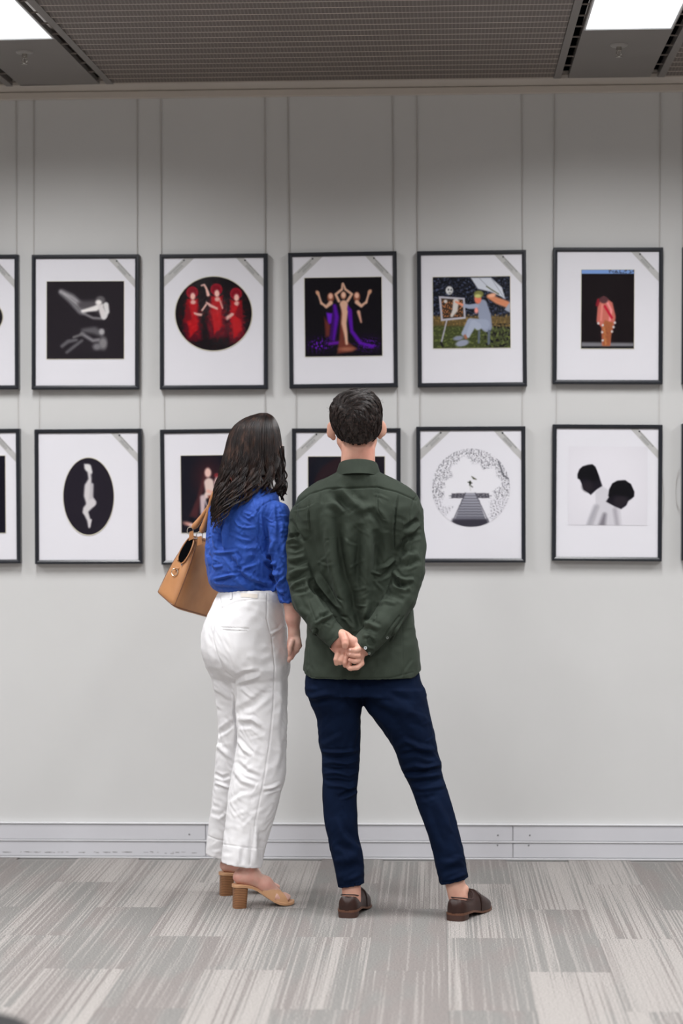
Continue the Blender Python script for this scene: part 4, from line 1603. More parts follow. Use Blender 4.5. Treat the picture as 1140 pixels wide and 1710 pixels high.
# ---- body: one continuous skin surface (head, neck, torso, arms, hands, legs, ankles)
HC = pp(594.5, 708, -1.155)
xh = sorted([pp(546, 720, -1.15)[0], pp(648, 720, -1.15)[0]])
zf = [(pp(0, 1122, -1.3)[2], pp(0, 1050, -1.3)[2], 0.0024), (pp(0, 790, -1.15)[2], pp(0, 648, -1.15)[2], 0.0032)]
x0, x1 = pp(470, 900, -1.2)[0], pp(800, 1500, -1.2)[0]
S = SDF(axis(x0, x1, 0.007, [(xh[0], xh[1], 0.0028)]), axis(-1.40, -0.96, 0.007, [(-1.37, -1.26, 0.0026), (-1.26, -1.03, 0.0036)]), axis(0.03, pp(0, 640, -1.15)[2], 0.008, zf))
S.loft(TORSO[2:12], TY[2:12], TR_[2:12], 0, 2.2, 0.02, 0.044)
for A in (ARML, ARMR):
    S.chain([pp(a[0], a[1], a[2]) for a in A], [a[3] * PXM - (0.025 if k_ < 5 else 0.012) for k_, a in enumerate(A)], 0.012)
legs(S, 0.020, 0.02)
# ankles and feet inside the shoes
ANL, ANR = pp(587, 1492, -1.175), pp(765, 1490, -1.19)
S.cone(pp(586, 1470, -1.17), ANL - (0, 0, 0.02), .034, .033, 0.01)
S.cone(pp(757, 1465, -1.185), ANR - (0, 0, 0.02), .034, .034, 0.01)
S.ell(ANR + np.array([0.028, 0.0, 0.012]), (.010, .012, .012), None, 0.012)
# neck
S.cone(pp(597, 800, -1.145), pp(598, 752, -1.150), .0610, .0590, 0.02)
S.cone(pp(582, 790, -1.178), pp(585, 745, -1.182), .022, .019, 0.02)
S.cone(pp(613, 790, -1.178), pp(610, 745, -1.182), .022, .019, 0.02)
S.cone(pp(597, 775, -1.13), pp(597, 745, -1.10), .050, .048, 0.02)
RH = rotm(10, -1.5, 1)
head(S, HC, RH, 1.0)
# right hand (reached from the right cuff): palm lies flat behind the other hand, fingers point down and left


def hp(x, y, d):            # crop pixels of the 11.4x hand close-up -> world
    return ony(540 + x / 11.4, 1040 + y / 11.4, d - 0.017)


q = PXM / 11.4
# lower hand: forearm comes from the right cuff, palm faces the viewer, fingers hang to the lower left
S.chain([pp(612, 1082, -1.303), hp(600, 540, -1.285), hp(420, 500, -1.284), hp(330, 470, -1.286)], [.022, .025, .026, .020], 0.014, flat=((0, 1, 0), .62))
S.chain([hp(215, 440, -1.285), hp(330, 540, -1.290)], [.019, .018], 0.014, flat=((0, 1, 0), .7))
for P_, R_ in (
        ([(300, 520, -1.292), (268, 600, -1.306), (240, 700, -1.310), (248, 775, -1.304)], [.0115, .0105, .0100, .0088]),
        ([(380, 560, -1.294), (358, 640, -1.308), (330, 715, -1.312), (318, 765, -1.306)], [.0115, .0098, .0096, .0086]),
        ([(470, 590, -1.294), (432, 680, -1.308), (405, 760, -1.311), (412, 815, -1.304)], [.0110, .0096, .0092, .0084]),
        ([(560, 640, -1.290), (500, 760, -1.303), (480, 850, -1.306), (520, 880, -1.300)], [.0105, .0092, .0088, .0082])):
    S.chain([hp(*a) for a in P_], np.array(R_) * .95, 0.0012)
# upper hand: comes out of the left cuff, thumb pointing down, fingers curl back over the lower hand
S.chain([pp(560, 1064, -1.314), hp(330, 275, -1.303), hp(420, 290, -1.306)], [.024, .0245, .020], 0.014, flat=((0, 1, 0), .75))
S.chain([hp(400, 300, -1.306), hp(560, 370, -1.310), hp(640, 430, -1.308)], [.019, .017, .015], 0.012, flat=((0, 1, 0), .8))
S.chain([hp(620, 440, -1.308), hp(660, 640, -1.300), hp(690, 760, -1.296)], [.0175, .0170, .0140], 0.012, flat=((0, 1, 0), .8))
S.chain([hp(370, 235, -1.322), hp(408, 335, -1.336), hp(412, 395, -1.341), hp(410, 446, -1.339)], [.0150, .0128, .0118, .0102], 0.003)
for P_, R_ in (
        ([(630, 425, -1.318), (664, 500, -1.326), (600, 528, -1.334), (510, 520, -1.332)], [.0112, .0112, .0104, .0088]),
        ([(660, 560, -1.314), (660, 625, -1.324), (590, 620, -1.333), (490, 600, -1.331)], [.0110, .0108, .0102, .0088]),
        ([(680, 650, -1.308), (660, 715, -1.318), (590, 735, -1.328), (510, 710, -1.326)], [.0105, .0104, .0098, .0084]),
        ([(715, 710, -1.300), (725, 775, -1.308), (640, 850, -1.318), (500, 870, -1.315)], [.0100, .0104, .0100, .0086])):
    S.chain([hp(*a) for a in P_], np.array(R_) * .95, 0.0012)
V, F = S.mesh(1)
N = normals(V, F)
hs = [([hp(300, 215, 0)[:0]], 0, 0, 'r')][:0]
man = link('person', mesh(V, F, m_skin, True), None, label='man from behind in dark green shirt and navy trousers, hands clasped behind his back', cat='person')

eyes(man, HC, RH, 1.0, m_hair)
# nails on the thumb and the fingertips
m_nail = vary('nail', srgb(222, 180, 168), 0.03, 40, 0.3)
for (x, y, d, r, L) in ((410, 440, -1.3475, .0058, .007), (505, 600, -1.3385, .0048, .0055), (505, 518, -1.340, .0044, .0050)):
    s = MB()
    c = hp(x, y, d + .0)
    s.lathe([(0.0, -0.0016), (r * .7, -0.0010), (r, 0.0006), (r * .9, 0.002)], (0, 0, 0), 14, 'y')
    for A in s.V:
        A[:, 2] *= L / r * .8
        A += c
    s.build('fingernail', m_nail, man, True)

# ---- shirt
S = SDF(axis(x0 - 0.01, pp(722, 900, -1.2)[0], 0.0030), axis(-1.39, -0.98, 0.0036), axis(pp(0, 1146, -1.2)[2], pp(0, 774, -1.15)[2], 0.0030))
S.loft([(780, 571, 625)] + TORSO, [-1.15] + TY, [1.25] + TR_, 0, 2.25, 0.02)
S.ell(pp(540, 862, -1.195), (.075, .060, .10), None, 0.05)       # shoulder blades
S.ell(pp(655, 862, -1.195), (.075, .060, .10), None, 0.05)
for A in (ARML, ARMR):
    P_ = [pp(a[0], a[1], a[2]) for a in A]
    R_ = [a[3] * PXM for a in A]
    S.chain(P_[:3], R_[:3], 0.015)
    S.chain(P_[2:], R_[2:], 0.006)
zh = pp(0, 1134, -1.25)[2]
xl, xr = pp(504, 1120, -1.13)[0], pp(705, 1110, -1.13)[0]
# curved shirt tail: clipped under a hem line that rises at the side vents
S.clip(lambda X, Y, Z: (zh + 0.045 * np.clip((np.abs(X - (xl + xr) / 2) / ((xr - xl) / 2) - 0.80) / 0.24, 0, 1.3) ** 2 + 0 * Y) - Z,
       (slice(None), slice(None), slice(0, 60)))
S.loft([(1100, 515, 695), (1150, 510, 700)], -1.13, .60, 0, 2.2, 0.0, op='s')
# openings: neck and cuffs
S.cone(pp(597, 784, -1.15), pp(597, 765, -1.15), .046, .056, 0, op='s')
dL = (pp(565, 1070, -1.312) - pp(538, 1040, -1.285)); dL /= np.linalg.norm(dL)
dR = (pp(607, 1080, -1.307) - pp(640, 1043, -1.285)); dR /= np.linalg.norm(dR)
cL, cR = pp(565, 1070, -1.312), pp(603, 1082, -1.307)
for c, d in ((cL, dL), (cR, dR)):
    w_ = S.win(c - 0.07, c + 0.07)
    X, Y, Z = S.g(w_)
    pl = (X - c[0]) * d[0] + (Y - c[1]) * d[1] + (Z - c[2]) * d[2]
    rad = np.sqrt(np.maximum((X - c[0]) ** 2 + (Y - c[1]) ** 2 + (Z - c[2]) ** 2 - pl ** 2, 0))
    cut = np.maximum(pl, rad - 0.060)
    S.v[w_] = np.maximum(S.v[w_], np.where((pl > 0) & (rad < 0.052) & (Y < -1.279), pl, -1).astype(np.float32))
    S.v[w_] = np.maximum(S.v[w_], -np.maximum(np.maximum(rad - 0.031, -0.022 - pl), pl - 0.05).astype(np.float32))
V, F = S.mesh(2)
N = normals(V, F)


def sc(ox, oy, k, L):
    return [(ox + x / k, oy + y / k) for x, y in L]


def SH(L, w_, a, kd='r'):                       # shirt close-up coordinates (4.384x from 470,760)
    return (sc(470, 760, 4.384, L), w_, a, kd)


FS = [
    SH([(90, 370), (200, 285), (330, 245), (500, 243), (700, 235), (840, 268), (985, 330)], 1.4, 2.0, 'g'),       # yoke seam
    SH([(992, 295), (965, 340), (940, 420), (930, 500)], 1.2, 1.4, 'g'), SH([(110, 380), (100, 460), (115, 560)], 1.2, 1.4, 'g'),
    SH([(848, 290), (830, 400), (818, 560), (822, 700)], 1.6, 3.0, 's'), SH([(700, 270), (700, 400), (740, 470), (770, 475)], 1.2, 1.6, 's'),
    SH([(195, 330), (195, 450), (200, 560)], 1.6, 1.6, 's'), SH([(885, 1260), (890, 1640)], 1.0, 0.8, 'g'),
    SH([(190, 1400), (192, 1620)], 1.0, 0.8, 'g'),
    # long central folds down the back
    SH([(340, 350), (345, 550), (370, 750), (420, 950), (480, 1150), (540, 1300)], 9, 5.5, 'r'),
    SH([(390, 450), (410, 650), (450, 850), (500, 1050), (560, 1280)], 9, 6.0, 'v'),
    SH([(640, 420), (640, 600), (620, 800), (600, 1000), (590, 1250)], 10, 5.0, 'r'),
    SH([(570, 500), (560, 750), (555, 950), (560, 1150)], 10, 4.5, 'v'),
    SH([(690, 540), (700, 700), (690, 850)], 8, 3.0, 'v'),
    SH([(360, 250), (440, 330), (520, 420)], 7, 5.0, 'v'), SH([(430, 250), (520, 350), (600, 400), (660, 380)], 7, 4, 'r'),
    SH([(330, 350), (400, 370), (460, 420)], 6, 3.5, 'r'), SH([(600, 430), (660, 420), (700, 460), (770, 560)], 6, 3.0, 'v'),
    SH([(180, 480), (220, 650), (260, 850), (330, 1000), (390, 1120)], 8, 3.5, 'v'),
    SH([(240, 880), (320, 1000), (380, 1080), (440, 1150)], 4, 4.5, 'r'), SH([(230, 930), (300, 1050), (370, 1140)], 5, 5.0, 'v'),
    SH([(500, 830), (560, 790), (610, 760)], 2.5, 1.8, 'r'), SH([(520, 1000), (580, 980), (620, 960)], 2.5, 1.8, 'r'),
    SH([(650, 850), (700, 870), (740, 880)], 2.2, 2.6, 'r'), SH([(700, 840), (770, 810), (830, 760)], 3, 3.0, 'r'),
    SH([(700, 900), (780, 860), (830, 800)], 4, 3.0, 'v'), SH([(540, 1100), (580, 1106), (620, 1104)], 2, 2.6, 'r'),
    SH([(400, 1040), (450, 1070), (470, 1120)], 2.5, 2.2, 's'), SH([(440, 1180), (480, 1200), (520, 1260)], 3, 2.6, 's'),
    SH([(570, 1110), (560, 1190), (575, 1270)], 5, 3.0, 'v'), SH([(640, 1060), (620, 1140), (600, 1200)], 5, 3.0, 'r'),
    SH([(460, 600), (500, 640), (560, 660)], 3, 1.6, 's'), SH([(250, 780), (330, 800), (400, 780)], 3, 1.2, 's'),
    # left sleeve
    SH([(60, 470), (110, 560), (150, 640)], 4, 3.5, 'v'), SH([(30, 640), (90, 620), (150, 640)], 3, 4.5, 'r'), SH([(40, 610), (90, 590), (130, 580)], 3, 3.5, 'v'),
    SH([(35, 680), (100, 690), (160, 670)], 3.2, 3.5, 'v'), SH([(40, 760), (100, 760), (170, 740)], 3.5, 4.0, 'r'), SH([(45, 800), (110, 800), (190, 770)], 3, 3.5, 'v'),
    SH([(50, 880), (110, 850), (190, 830)], 3.5, 4.5, 'r'), SH([(45, 930), (110, 900), (180, 870)], 3, 3.5, 'v'), SH([(60, 980), (110, 940), (180, 905)], 3, 3.5, 'r'),
    SH([(80, 1010), (150, 1000), (210, 985)], 3, 2.5, 'v'), SH([(215, 900), (225, 960), (260, 1020)], 5, 5.5, 'v'),
    SH([(160, 940), (190, 1040), (215, 1120), (250, 1210)], 1.2, 1.2, 'g'), SH([(90, 1020), (130, 1120), (180, 1180)], 5, 2.5, 'r'),
    SH([(245, 1240), (310, 1200), (380, 1160)], 3, 4.0, 'r'), SH([(240, 1270), (250, 1290), (245, 1320)], 2.5, 4, 's'), SH([(270, 1180), (330, 1170), (360, 1150)], 3, 2.5, 'v'),
    SH([(262, 1240), (330, 1215), (395, 1190)], 1.3, 1.6, 'g'),
    # right sleeve
    SH([(905, 540), (960, 500), (1000, 470)], 4, 4.0, 'v'), SH([(900, 580), (960, 540), (1010, 510)], 4, 4.0, 'r'), SH([(880, 640), (950, 600), (1020, 580)], 4, 3.0, 'v'),
    SH([(900, 700), (920, 640), (930, 600)], 4, 3.5, 'r'), SH([(870, 780), (930, 740), (1000, 720)], 4.5, 4.0, 'r'), SH([(860, 820), (930, 800), (1020, 770)], 4, 4.0, 'v'),
    SH([(820, 850), (850, 900), (900, 920), (970, 910)], 3.5, 5.0, 'r'), SH([(820, 880), (860, 950), (920, 970)], 4, 5.0, 'v'), SH([(780, 960), (860, 980), (950, 980)], 4.5, 3.0, 'r'),
    SH([(750, 1010), (800, 1020), (900, 1060)], 4, 2.2, 'v'), SH([(700, 1110), (740, 1070), (790, 990)], 1.6, 1.4, 'g'),
    SH([(700, 1090), (760, 1070), (840, 1090)], 3, 2.4, 'r'), SH([(640, 1230), (680, 1200), (690, 1170)], 1.4, 1.4, 'g'), SH([(590, 1240), (640, 1230), (720, 1270)], 3.5, 3.5, 'r'),
    SH([(570, 1290), (630, 1270), (700, 1300)], 3, 3.5, 'v'), SH([(740, 1360), (780, 1290), (860, 1180)], 1.3, 2.0, 'g'), SH([(790, 1370), (840, 1270), (900, 1180)], 1.5, 2.6, 's'),
    SH([(640, 1300), (650, 1380), (690, 1390)], 4, 3.5, 'v'), SH([(590, 1330), (640, 1320), (680, 1350)], 3, 2.5, 'r'),
    SH([(520, 285), (522, 320), (555, 322)], 0.9, 0.9, 'g'),
    SH([(155, 1610), (250, 1632), (500, 1640), (800, 1632), (960, 1590)], 1.0, 1.0, 'g'),
]
V = folds(V, N, FS + stroke_noise(5, 46, (505, 830, 690, 1120), 34, (20, 60), 2.4, 0.7), 2.3)
N = normals(V, F)
V = V + N * crumple(V, 3, 0.09, 0.0010, sharp=1.6)[:, None]
shirt = link('shirt', mesh(V, F, m_green, True), man)

# collar: a stand folded over, open at the throat
s = MB()
cc = pp(598, 789, -1.156)
ph = np.linspace(math.radians(-252), math.radians(72), 60)      # gap towards the wall


def crown(rx, ry, z, lift=0.0):
    a = ph
    return np.stack([cc[0] + rx * np.cos(a), cc[1] + ry * np.sin(a), z - 0.016 * (np.sin(a) + 1) + lift + 0 * a], -1)


zt, zb = pp(0, 769, -1.22)[2], pp(0, 789.5, -1.235)[2]
rings = [crown(.0770, .0860, zb - .005), crown(.0800, .0895, zb - .006), crown(.0765, .0800, zb + .016), crown(.0690, .0725, zt - 0.004), crown(.0665, .070, zt), crown(.0640, .0670, zt - .003), crown(.0640, .0670, zb - 0.004)]
s.ring_loft(rings, cap=False, close=False)
col_ = s.build('collar', m_green, shirt, True)

cuff_trees = []
# cuffs: thick bands at the sleeve ends
for c, d, r in ((cL, dL, .0385), (cR, dR, .0425)):
    a = np.cross(d, (0, 1, 0)); a /= np.linalg.norm(a)
    b = np.cross(d, a)
    t = np.linspace(0, 2 * math.pi, 40, endpoint=False)
    rings = []
    for (rr, h) in ((r * .90, -.052), (r * 1.02, -.050), (r * 1.03, -.02), (r * 1.0, .0005), (r * .93, .002), (r * .88, -.004), (r * .86, -.03)):
        wob = 1 + .02 * np.sin(3 * t + 1)
        rings.append(c + d * h + (rr * wob * np.cos(t))[:, None] * a + (rr * wob * .92 * np.sin(t))[:, None] * b)
    s = MB()
    s.ring_loft(rings, cap=False)
    s.build('cuff', m_green, shirt, True)
    cuff_trees.append(BVHTree.FromPolygons([tuple(v) for v in np.concatenate(s.V)], [tuple(f) for f in s.F4]))
trees = [BVHTree.FromPolygons([tuple(v) for v in V], [tuple(int(i) for i in f) for f in F])] + cuff_trees
m_btn = vary('button_white', srgb(196, 202, 204), 0.03, 60, 0.3)
m_btd = vary('button_grey', srgb(112, 118, 112), 0.03, 60, 0.35)
for px, py, d, m_, r in ((610, 1082, -1.352, m_btn, .0058), (616.2, 1091, -1.343, m_btd, .0048), (646.7, 1064.8, -1.340, m_btd, .0045)):
    s = MB()
    dr_ = Vector(ray(px, py)).normalized()
    hits = [h for h in (t_.ray_cast(Vector(CAM), dr_) for t_ in trees) if h[0] is not None]
    p = np.array(min(hits, key=lambda h: h[3])[0]) + np.array([0, -.0032, 0]) if hits else pp(px, py, d)
    s.lathe([(0.0, 0.0008), (r * .55, 0.0006), (r * .62, -0.0006), (r * .95, -0.0008), (r, 0.0006), (r * .9, 0.004), (0, .004)], p, 18, 'y')
    b = s.build('button', m_, shirt, True)
    h_ = MB()
    for sx, sz in ((-1, -1), (1, -1), (-1, 1), (1, 1)):
        h_.lathe([(0.0, -0.0003), (.0007, -0.0003), (.0007, 0.0012), (0, .0012)], p + np.array([sx * r * .2, 0.0003, sz * r * .2]), 8, 'y')
    h_.build('button_hole', m_dark, b)

# ---- trousers
S = SDF(axis(pp(502, 1200, -1.14)[0], pp(792, 1400, -1.14)[0], 0.0034), axis(-1.29, -0.97, 0.0045), axis(pp(0, 1492, -1.17)[2], pp(0, 1080, -1.13)[2], 0.0034))
legs(S, 0.0)
hemL = [pp(564, 1482, -1.17), pp(609, 1475, -1.17)]
hemR = [pp(734.6, 1477, -1.185), pp(783, 1465, -1.185)]
xm = (hemL[1][0] + hemR[0][0]) / 2


def hemz(X):
    a = hemL[0][2] + (X - hemL[0][0]) / (hemL[1][0] - hemL[0][0]) * (hemL[1][2] - hemL[0][2])
    b = hemR[0][2] + (X - hemR[0][0]) / (hemR[1][0] - hemR[0][0]) * (hemR[1][2] - hemR[0][2])
    return np.where(X < xm, a, b)


S.clip(lambda X, Y, Z: hemz(X) - Z + 0 * Y)
S.cone(pp(586, 1462, -1.17), pp(588, 1495, -1.17), .040, .042, 0, op='s')
S.cone(pp(757, 1456, -1.185), pp(761, 1490, -1.185), .042, .044, 0, op='s')
V, F = S.mesh(2)
N = normals(V, F)


def TRf(L, w_, a, kd='r'):
    return (sc(480, 1110, 3.5625, L), w_, a, kd)


FT = [
    TRf([(110, 190), (150, 195), (230, 175), (300, 180)], 5, 5, 'r'), TRf([(115, 215), (170, 220), (260, 205)], 5, 4, 'v'),
    TRf([(440, 150), (560, 230), (700, 270), (860, 350)], 8, 4, 'r'), TRf([(450, 180), (560, 270), (640, 340), (720, 420)], 8, 3.5, 'v'),
    TRf([(520, 130), (650, 200), (780, 240)], 7, 3, 's'), TRf([(440, 110), (445, 170), (446, 235)], 2.0, 3, 'g'),
    TRf([(195, 515), (260, 520), (340, 520), (430, 505)], 2.8, 6.5, 'r'), TRf([(200, 545), (280, 555), (370, 550), (430, 530)], 2.6, 5, 'v'),
    TRf([(205, 585), (280, 580), (350, 590), (425, 570)], 3, 5, 'r'), TRf([(205, 610), (300, 625), (380, 620), (425, 610)], 2.6, 4.5, 'v'),
    TRf([(205, 650), (290, 640), (360, 660), (420, 640)], 3, 5, 'r'), TRf([(210, 690), (300, 690), (370, 700), (415, 680)], 3, 4.5, 'v'),
    TRf([(230, 720), (320, 725), (380, 740), (415, 710)], 3, 4.5, 'r'), TRf([(300, 790), (360, 760), (412, 735)], 3.2, 4.5, 'v'), TRf([(340, 800), (390, 770), (415, 750)], 2.5, 3, 'r'),
    TRf([(200, 470), (250, 440), (330, 400)], 6, 3, 's'), TRf([(300, 900), (340, 1000), (400, 1060), (440, 1090)], 7, 4, 's'), TRf([(280, 1060), (340, 1090), (420, 1100)], 6, 3, 'v'),
    TRf([(265, 1170), (320, 1160), (420, 1140)], 6, 3.5, 'r'), TRf([(280, 1230), (350, 1220), (450, 1190)], 6, 3.2, 'v'), TRf([(330, 1290), (390, 1270), (450, 1240)], 4, 2.5, 'r'),
    TRf([(640, 500), (700, 450), (780, 490), (885, 510)], 4.5, 6, 'r'), TRf([(650, 540), (760, 520), (850, 545), (900, 560)], 4, 5, 'v'),
    TRf([(680, 620), (760, 600), (840, 615), (915, 590)], 3.6, 6.5, 'r'), TRf([(690, 645), (780, 640), (850, 620), (910, 615)], 2.8, 6, 'v'),
    TRf([(690, 665), (770, 668), (850, 660), (925, 650)], 3.4, 5.5, 'r'), TRf([(720, 700), (800, 700), (880, 690), (935, 680)], 3.4, 4.5, 'v'),
    TRf([(735, 730), (800, 740), (880, 730), (950, 715)], 3.4, 4, 'r'), TRf([(870, 520), (900, 560), (915, 600)], 3, 3, 's'), TRf([(760, 800), (830, 790), (900, 770)], 4, 2.5, 'v'),
    TRf([(900, 800), (950, 900), (990, 1000)], 7, 3, 's'), TRf([(840, 850), (880, 1000), (930, 1100)], 7, 2.6, 's'),
    TRf([(900, 1180), (980, 1170), (1050, 1140)], 5, 3, 'r'), TRf([(900, 1240), (980, 1220), (1070, 1200)], 5, 3, 'v'), TRf([(940, 1290), (1010, 1265), (1070, 1240)], 3.5, 2.5, 'r'),
    TRf([(302, 1318), (380, 1312), (460, 1290)], 1.2, 1.4, 'g'), TRf([(908, 1296), (990, 1290), (1080, 1255)], 1.2, 1.4, 'g'),
]
V = folds(V, N, FT + stroke_noise(8, 30, (515, 1140, 740, 1470), 30, (10, 40), 3, 0.9), 1.5)
N = normals(V, F)
V = V + N * crumple(V, 12, 0.10, 0.0010, sharp=1.6)[:, None]
trousers = link('trousers', mesh(V, F, m_navy, True), man)


# ---- loafers
def loafer(heel, alpha, side):
    """heel: world point under the back of the heel; alpha: degrees turned from straight ahead towards the right"""
    root = empty('loafer', tuple(heel), parent=man)
    root.rotation_euler = (0, 0, -math.radians(alpha))
    root.scale = (1.10, 1.03, 1.06)
    ts = [0.0, .004, .014, .035, .06, .09, .12, .15, .18, .21, .235, .258, .272, .279]
    hw = [.006, .018, .0275, .0325, .0335, .0335, .0355, .040, .0435, .0435, .039, .029, .017, .005]
    tp = [.052, .066, .074, .070, .064, .058, .064, .080, .068, .056, .045, .036, .028, .020]
    bs = [.024] * 5 + [.022, .016, .010, .007, .006, .006, .007, .009, .010]
    swing = [0, 0, 0, 0, .000, .001, .002, .003, .004, .004, .003, .001, 0, 0]
    U = MB()
    th = np.linspace(0, math.pi, 15)
    rings = []
    for t, w_, h, b, sw in zip(ts, hw, tp, bs, swing):
        e = 0.75 if t < .11 else 0.9
        cx_ = np.sign(np.cos(th)) * np.abs(np.cos(th)) ** e * w_ - side * sw
        cz_ = b + (h - b) * np.sin(th) ** 0.6
        if t < .11:      # the opening: push the top inwards and down
            m_ = np.sin(th) > 0.9
            cz_ = np.where(m_, np.minimum(cz_, h - .004), cz_)
        rings.append(np.stack([cx_, np.full(15, t), cz_], -1))
    U.ring_loft(rings)
    U.build('upper', m_leather, root, True)
    O = MB()                                  # topline binding round the opening
    a = np.linspace(0, 2 * math.pi, 40, endpoint=False)
    ty = .069 - .059 * np.cos(a)
    hz = herm([.01, .03, .06, .09, .13], [.0755, .072, .065, .061, .082], ty)
    O.tube(np.stack([.029 * np.sin(a) * (1 - .15 * np.cos(a)), ty, hz], -1), .0022, 8, closed=True)
    O.build('topline', m_leather, root, True)
    B = MB()                                  # saddle strap over the vamp
    r_ = []
    for t in (.148, .150, .164, .166):
        w_ = np.interp(t, ts, hw) + .0015
        h = np.interp(t, ts, tp) + (.003 if t in (.150, .164) else .0005)
        r_.append(np.stack([np.sign(np.cos(th)) * np.abs(np.cos(th)) ** .9 * w_ - side * .003, np.full(15, t), .012 + (h - .012) * np.sin(th) ** 0.6], -1))
    B.ring_loft(r_, cap=False, close=False)
    B.build('strap', m_leather, root, True)
    L = MB()
    rg = []
    for t, w_, b, sw in zip(ts, hw, bs, swing):
        q_ = w_ + .0025
        rg.append([(-q_ - side * sw, t, b - .005), (q_ - side * sw, t, b - .005), (q_ - side * sw, t, b + .002), (-q_ - side * sw, t, b + .002)])
    L.ring_loft(rg)
    L.build('sole', m_sole, root)
    H = MB()
    a = np.linspace(0, 2 * math.pi, 28, endpoint=False)
    ox_ = np.sign(np.sin(a)) * np.abs(np.sin(a)) ** .7 * .0315
    oy_ = .036 - np.sign(np.cos(a)) * np.abs(np.cos(a)) ** .6 * .037
    H.ring_loft([np.stack([ox_ * f, oy_, np.full(28, z)], -1) for f, z in ((.97, 0.0), (1.0, .004), (1.03, .019))])
    H.build('heel', m_heelm, root, True)
    return root


hl, hr = onz(579, 1533.5, 0), onz(757, 1538.5, 0)
loafer(np.array([hl[0], hl[1], 0]), 7, -1)
loafer(np.array([hr[0], hr[1], 0]), 24, 1)

# ---- hair: a short cropped cap under combed strands
HR = [(651.5, 585, 608), (654, 578, 615), (660, 567, 624), (670, 557, 632), (684, 551.5, 636.5), (700, 552, 637), (713, 555, 636.5), (724, 560, 634.5), (735, 566, 628.5), (745, 572, 622), (756, 578, 616)]
hy = [-1.155, -1.156, -1.158, -1.16, -1.163, -1.166, -1.168, -1.172, -1.178, -1.185, -1.19]
hr_ = [1.0, 1.05, 1.1, 1.13, 1.15, 1.13, 1.1, 1.02, .90, .72, .55]
S = SDF(axis(HC[0] - .11, HC[0] + .11, .0036), axis(-1.29, -1.02, .0036), axis(pp(0, 762, -1.2)[2], pp(0, 646, -1.15)[2], .0036))
S.loft(HR, hy, hr_, 1, 2.15, 0.0)
S.clip(lambda X, Y, Z: (Y - HC[1]) - 0.045 - 1.0 * (Z - HC[2] - 0.035))         # hairline towards the face
for sx in (-1, 1):
    S.ell(HC + np.array([sx * .088, .022, -.030]), (.028, .030, .040), None, 0.004, op='s')
V, F = S.mesh(3)
N = normals(V, F)
cap_ = link('hair', mesh(V + N * -0.002, F, m_hair, True), man)
bvh = BVHTree.FromPolygons([tuple(v) for v in V], [tuple(int(i) for i in f) for f in F])
WH = np.array(bvh.find_nearest(Vector(pp(586, 688, -1.26)))[0])
rg_ = np.random.default_rng(11)
cand = np.nonzero(N[:, 2] > -0.80)[0]
SP, SR = [], []
n_ = 8
for i in rg_.choice(cand, 680):
    p = V[i].copy()
    zrel = (p[2] - (HC[2] - .10)) / .20
    L = np.interp(zrel, [0, .25, .55, .8, 1], [.008, .014, .034, .050, .052]) * rg_.uniform(.75, 1.15)
    lift = np.interp(zrel, [0, .4, .8, 1], [.0004, .0010, .0024, .0034]) * rg_.uniform(.1, 1.4)
    turn = rg_.normal(0, .28)
    G, GN = [], []
    for j in range(n_):
        h_ = bvh.find_nearest(Vector(p))
        q_, nn = np.array(h_[0]), np.array(h_[1])
        G.append(q_)
        GN.append(nn)
        r = q_ - WH
        dist = np.linalg.norm(r) + 1e-6
        up = np.clip((q_[2] - WH[2] - .004) / .03, 0, 1)
        dn = np.clip((WH[2] + .014 - q_[2]) / .05, 0, 1) + np.clip(abs(q_[0] - WH[0]) / .06 - .4, 0, 1)
        swirl = np.cross(nn, r / dist) * -1.1 * math.exp(-dist / .026)
        d = r / dist * .8 + swirl + up * np.array([1.3, .5, -.1]) + dn * np.array([0, 0, -1.7]) * min(1, dist / .025)
        d = d + np.cross(nn, d) * turn
        d = d - nn * (d @ nn)
        d /= np.linalg.norm(d) + 1e-9
        p = q_ + d * L / (n_ - 1)
    G, GN = np.array(G), np.array(GN)
    t = np.linspace(0, 1, n_)[:, None]
    G = G + GN * lift * np.sin(np.pi * np.minimum(1, t * 1.05)) + GN * .0008
    wide = .0050 if zrel > .35 else .0035
    side = np.cross(GN[0], G[-1] - G[0])
    side /= np.linalg.norm(side) + 1e-9
    for c_ in range(14):
        o = side * rg_.uniform(-1, 1) * wide + (G[-1] - G[0]) * rg_.uniform(-.12, .12)
        crest = GN * (lift * .35) * (1 - (np.linalg.norm(o) / wide / 1.2) ** 2)
        SP.append(G + o * (1 - .80 * t ** 1.3) + crest * np.sin(np.pi * t) + rg_.normal(0, .0003, 3))
        SR.append(np.linspace(1, .3, n_) * rg_.uniform(.0006, .0010))
V2, F2 = strands(np.array(SP), np.array(SR), 3)
link('hair_strands', mesh(V2, F2, m_hair, True), cap_, kind='stuff')
# a few fly-away hairs
FP = []
for (x, y, dx, dy) in ((551, 683, -6, -3), (552, 686, -5, 1), (636, 672, 5, -1), (635, 670, 4, -4), (588, 651, -3, -6), (590, 651, 2, -7), (634, 668, 5, 2)):
    a = pp(x, y, -1.17)
    b = pp(x + dx, y + dy, -1.17)
    FP.append([a + (b - a) * t + np.array([0, 0, -.002]) * math.sin(t * 3) for t in np.linspace(-.5, 1, 5)])
V2, F2 = strands(np.array(FP), np.full((len(FP), 5), .00035), 3)
link('flyaway_hairs', mesh(V2, F2, m_hair, True), cap_, kind='stuff')
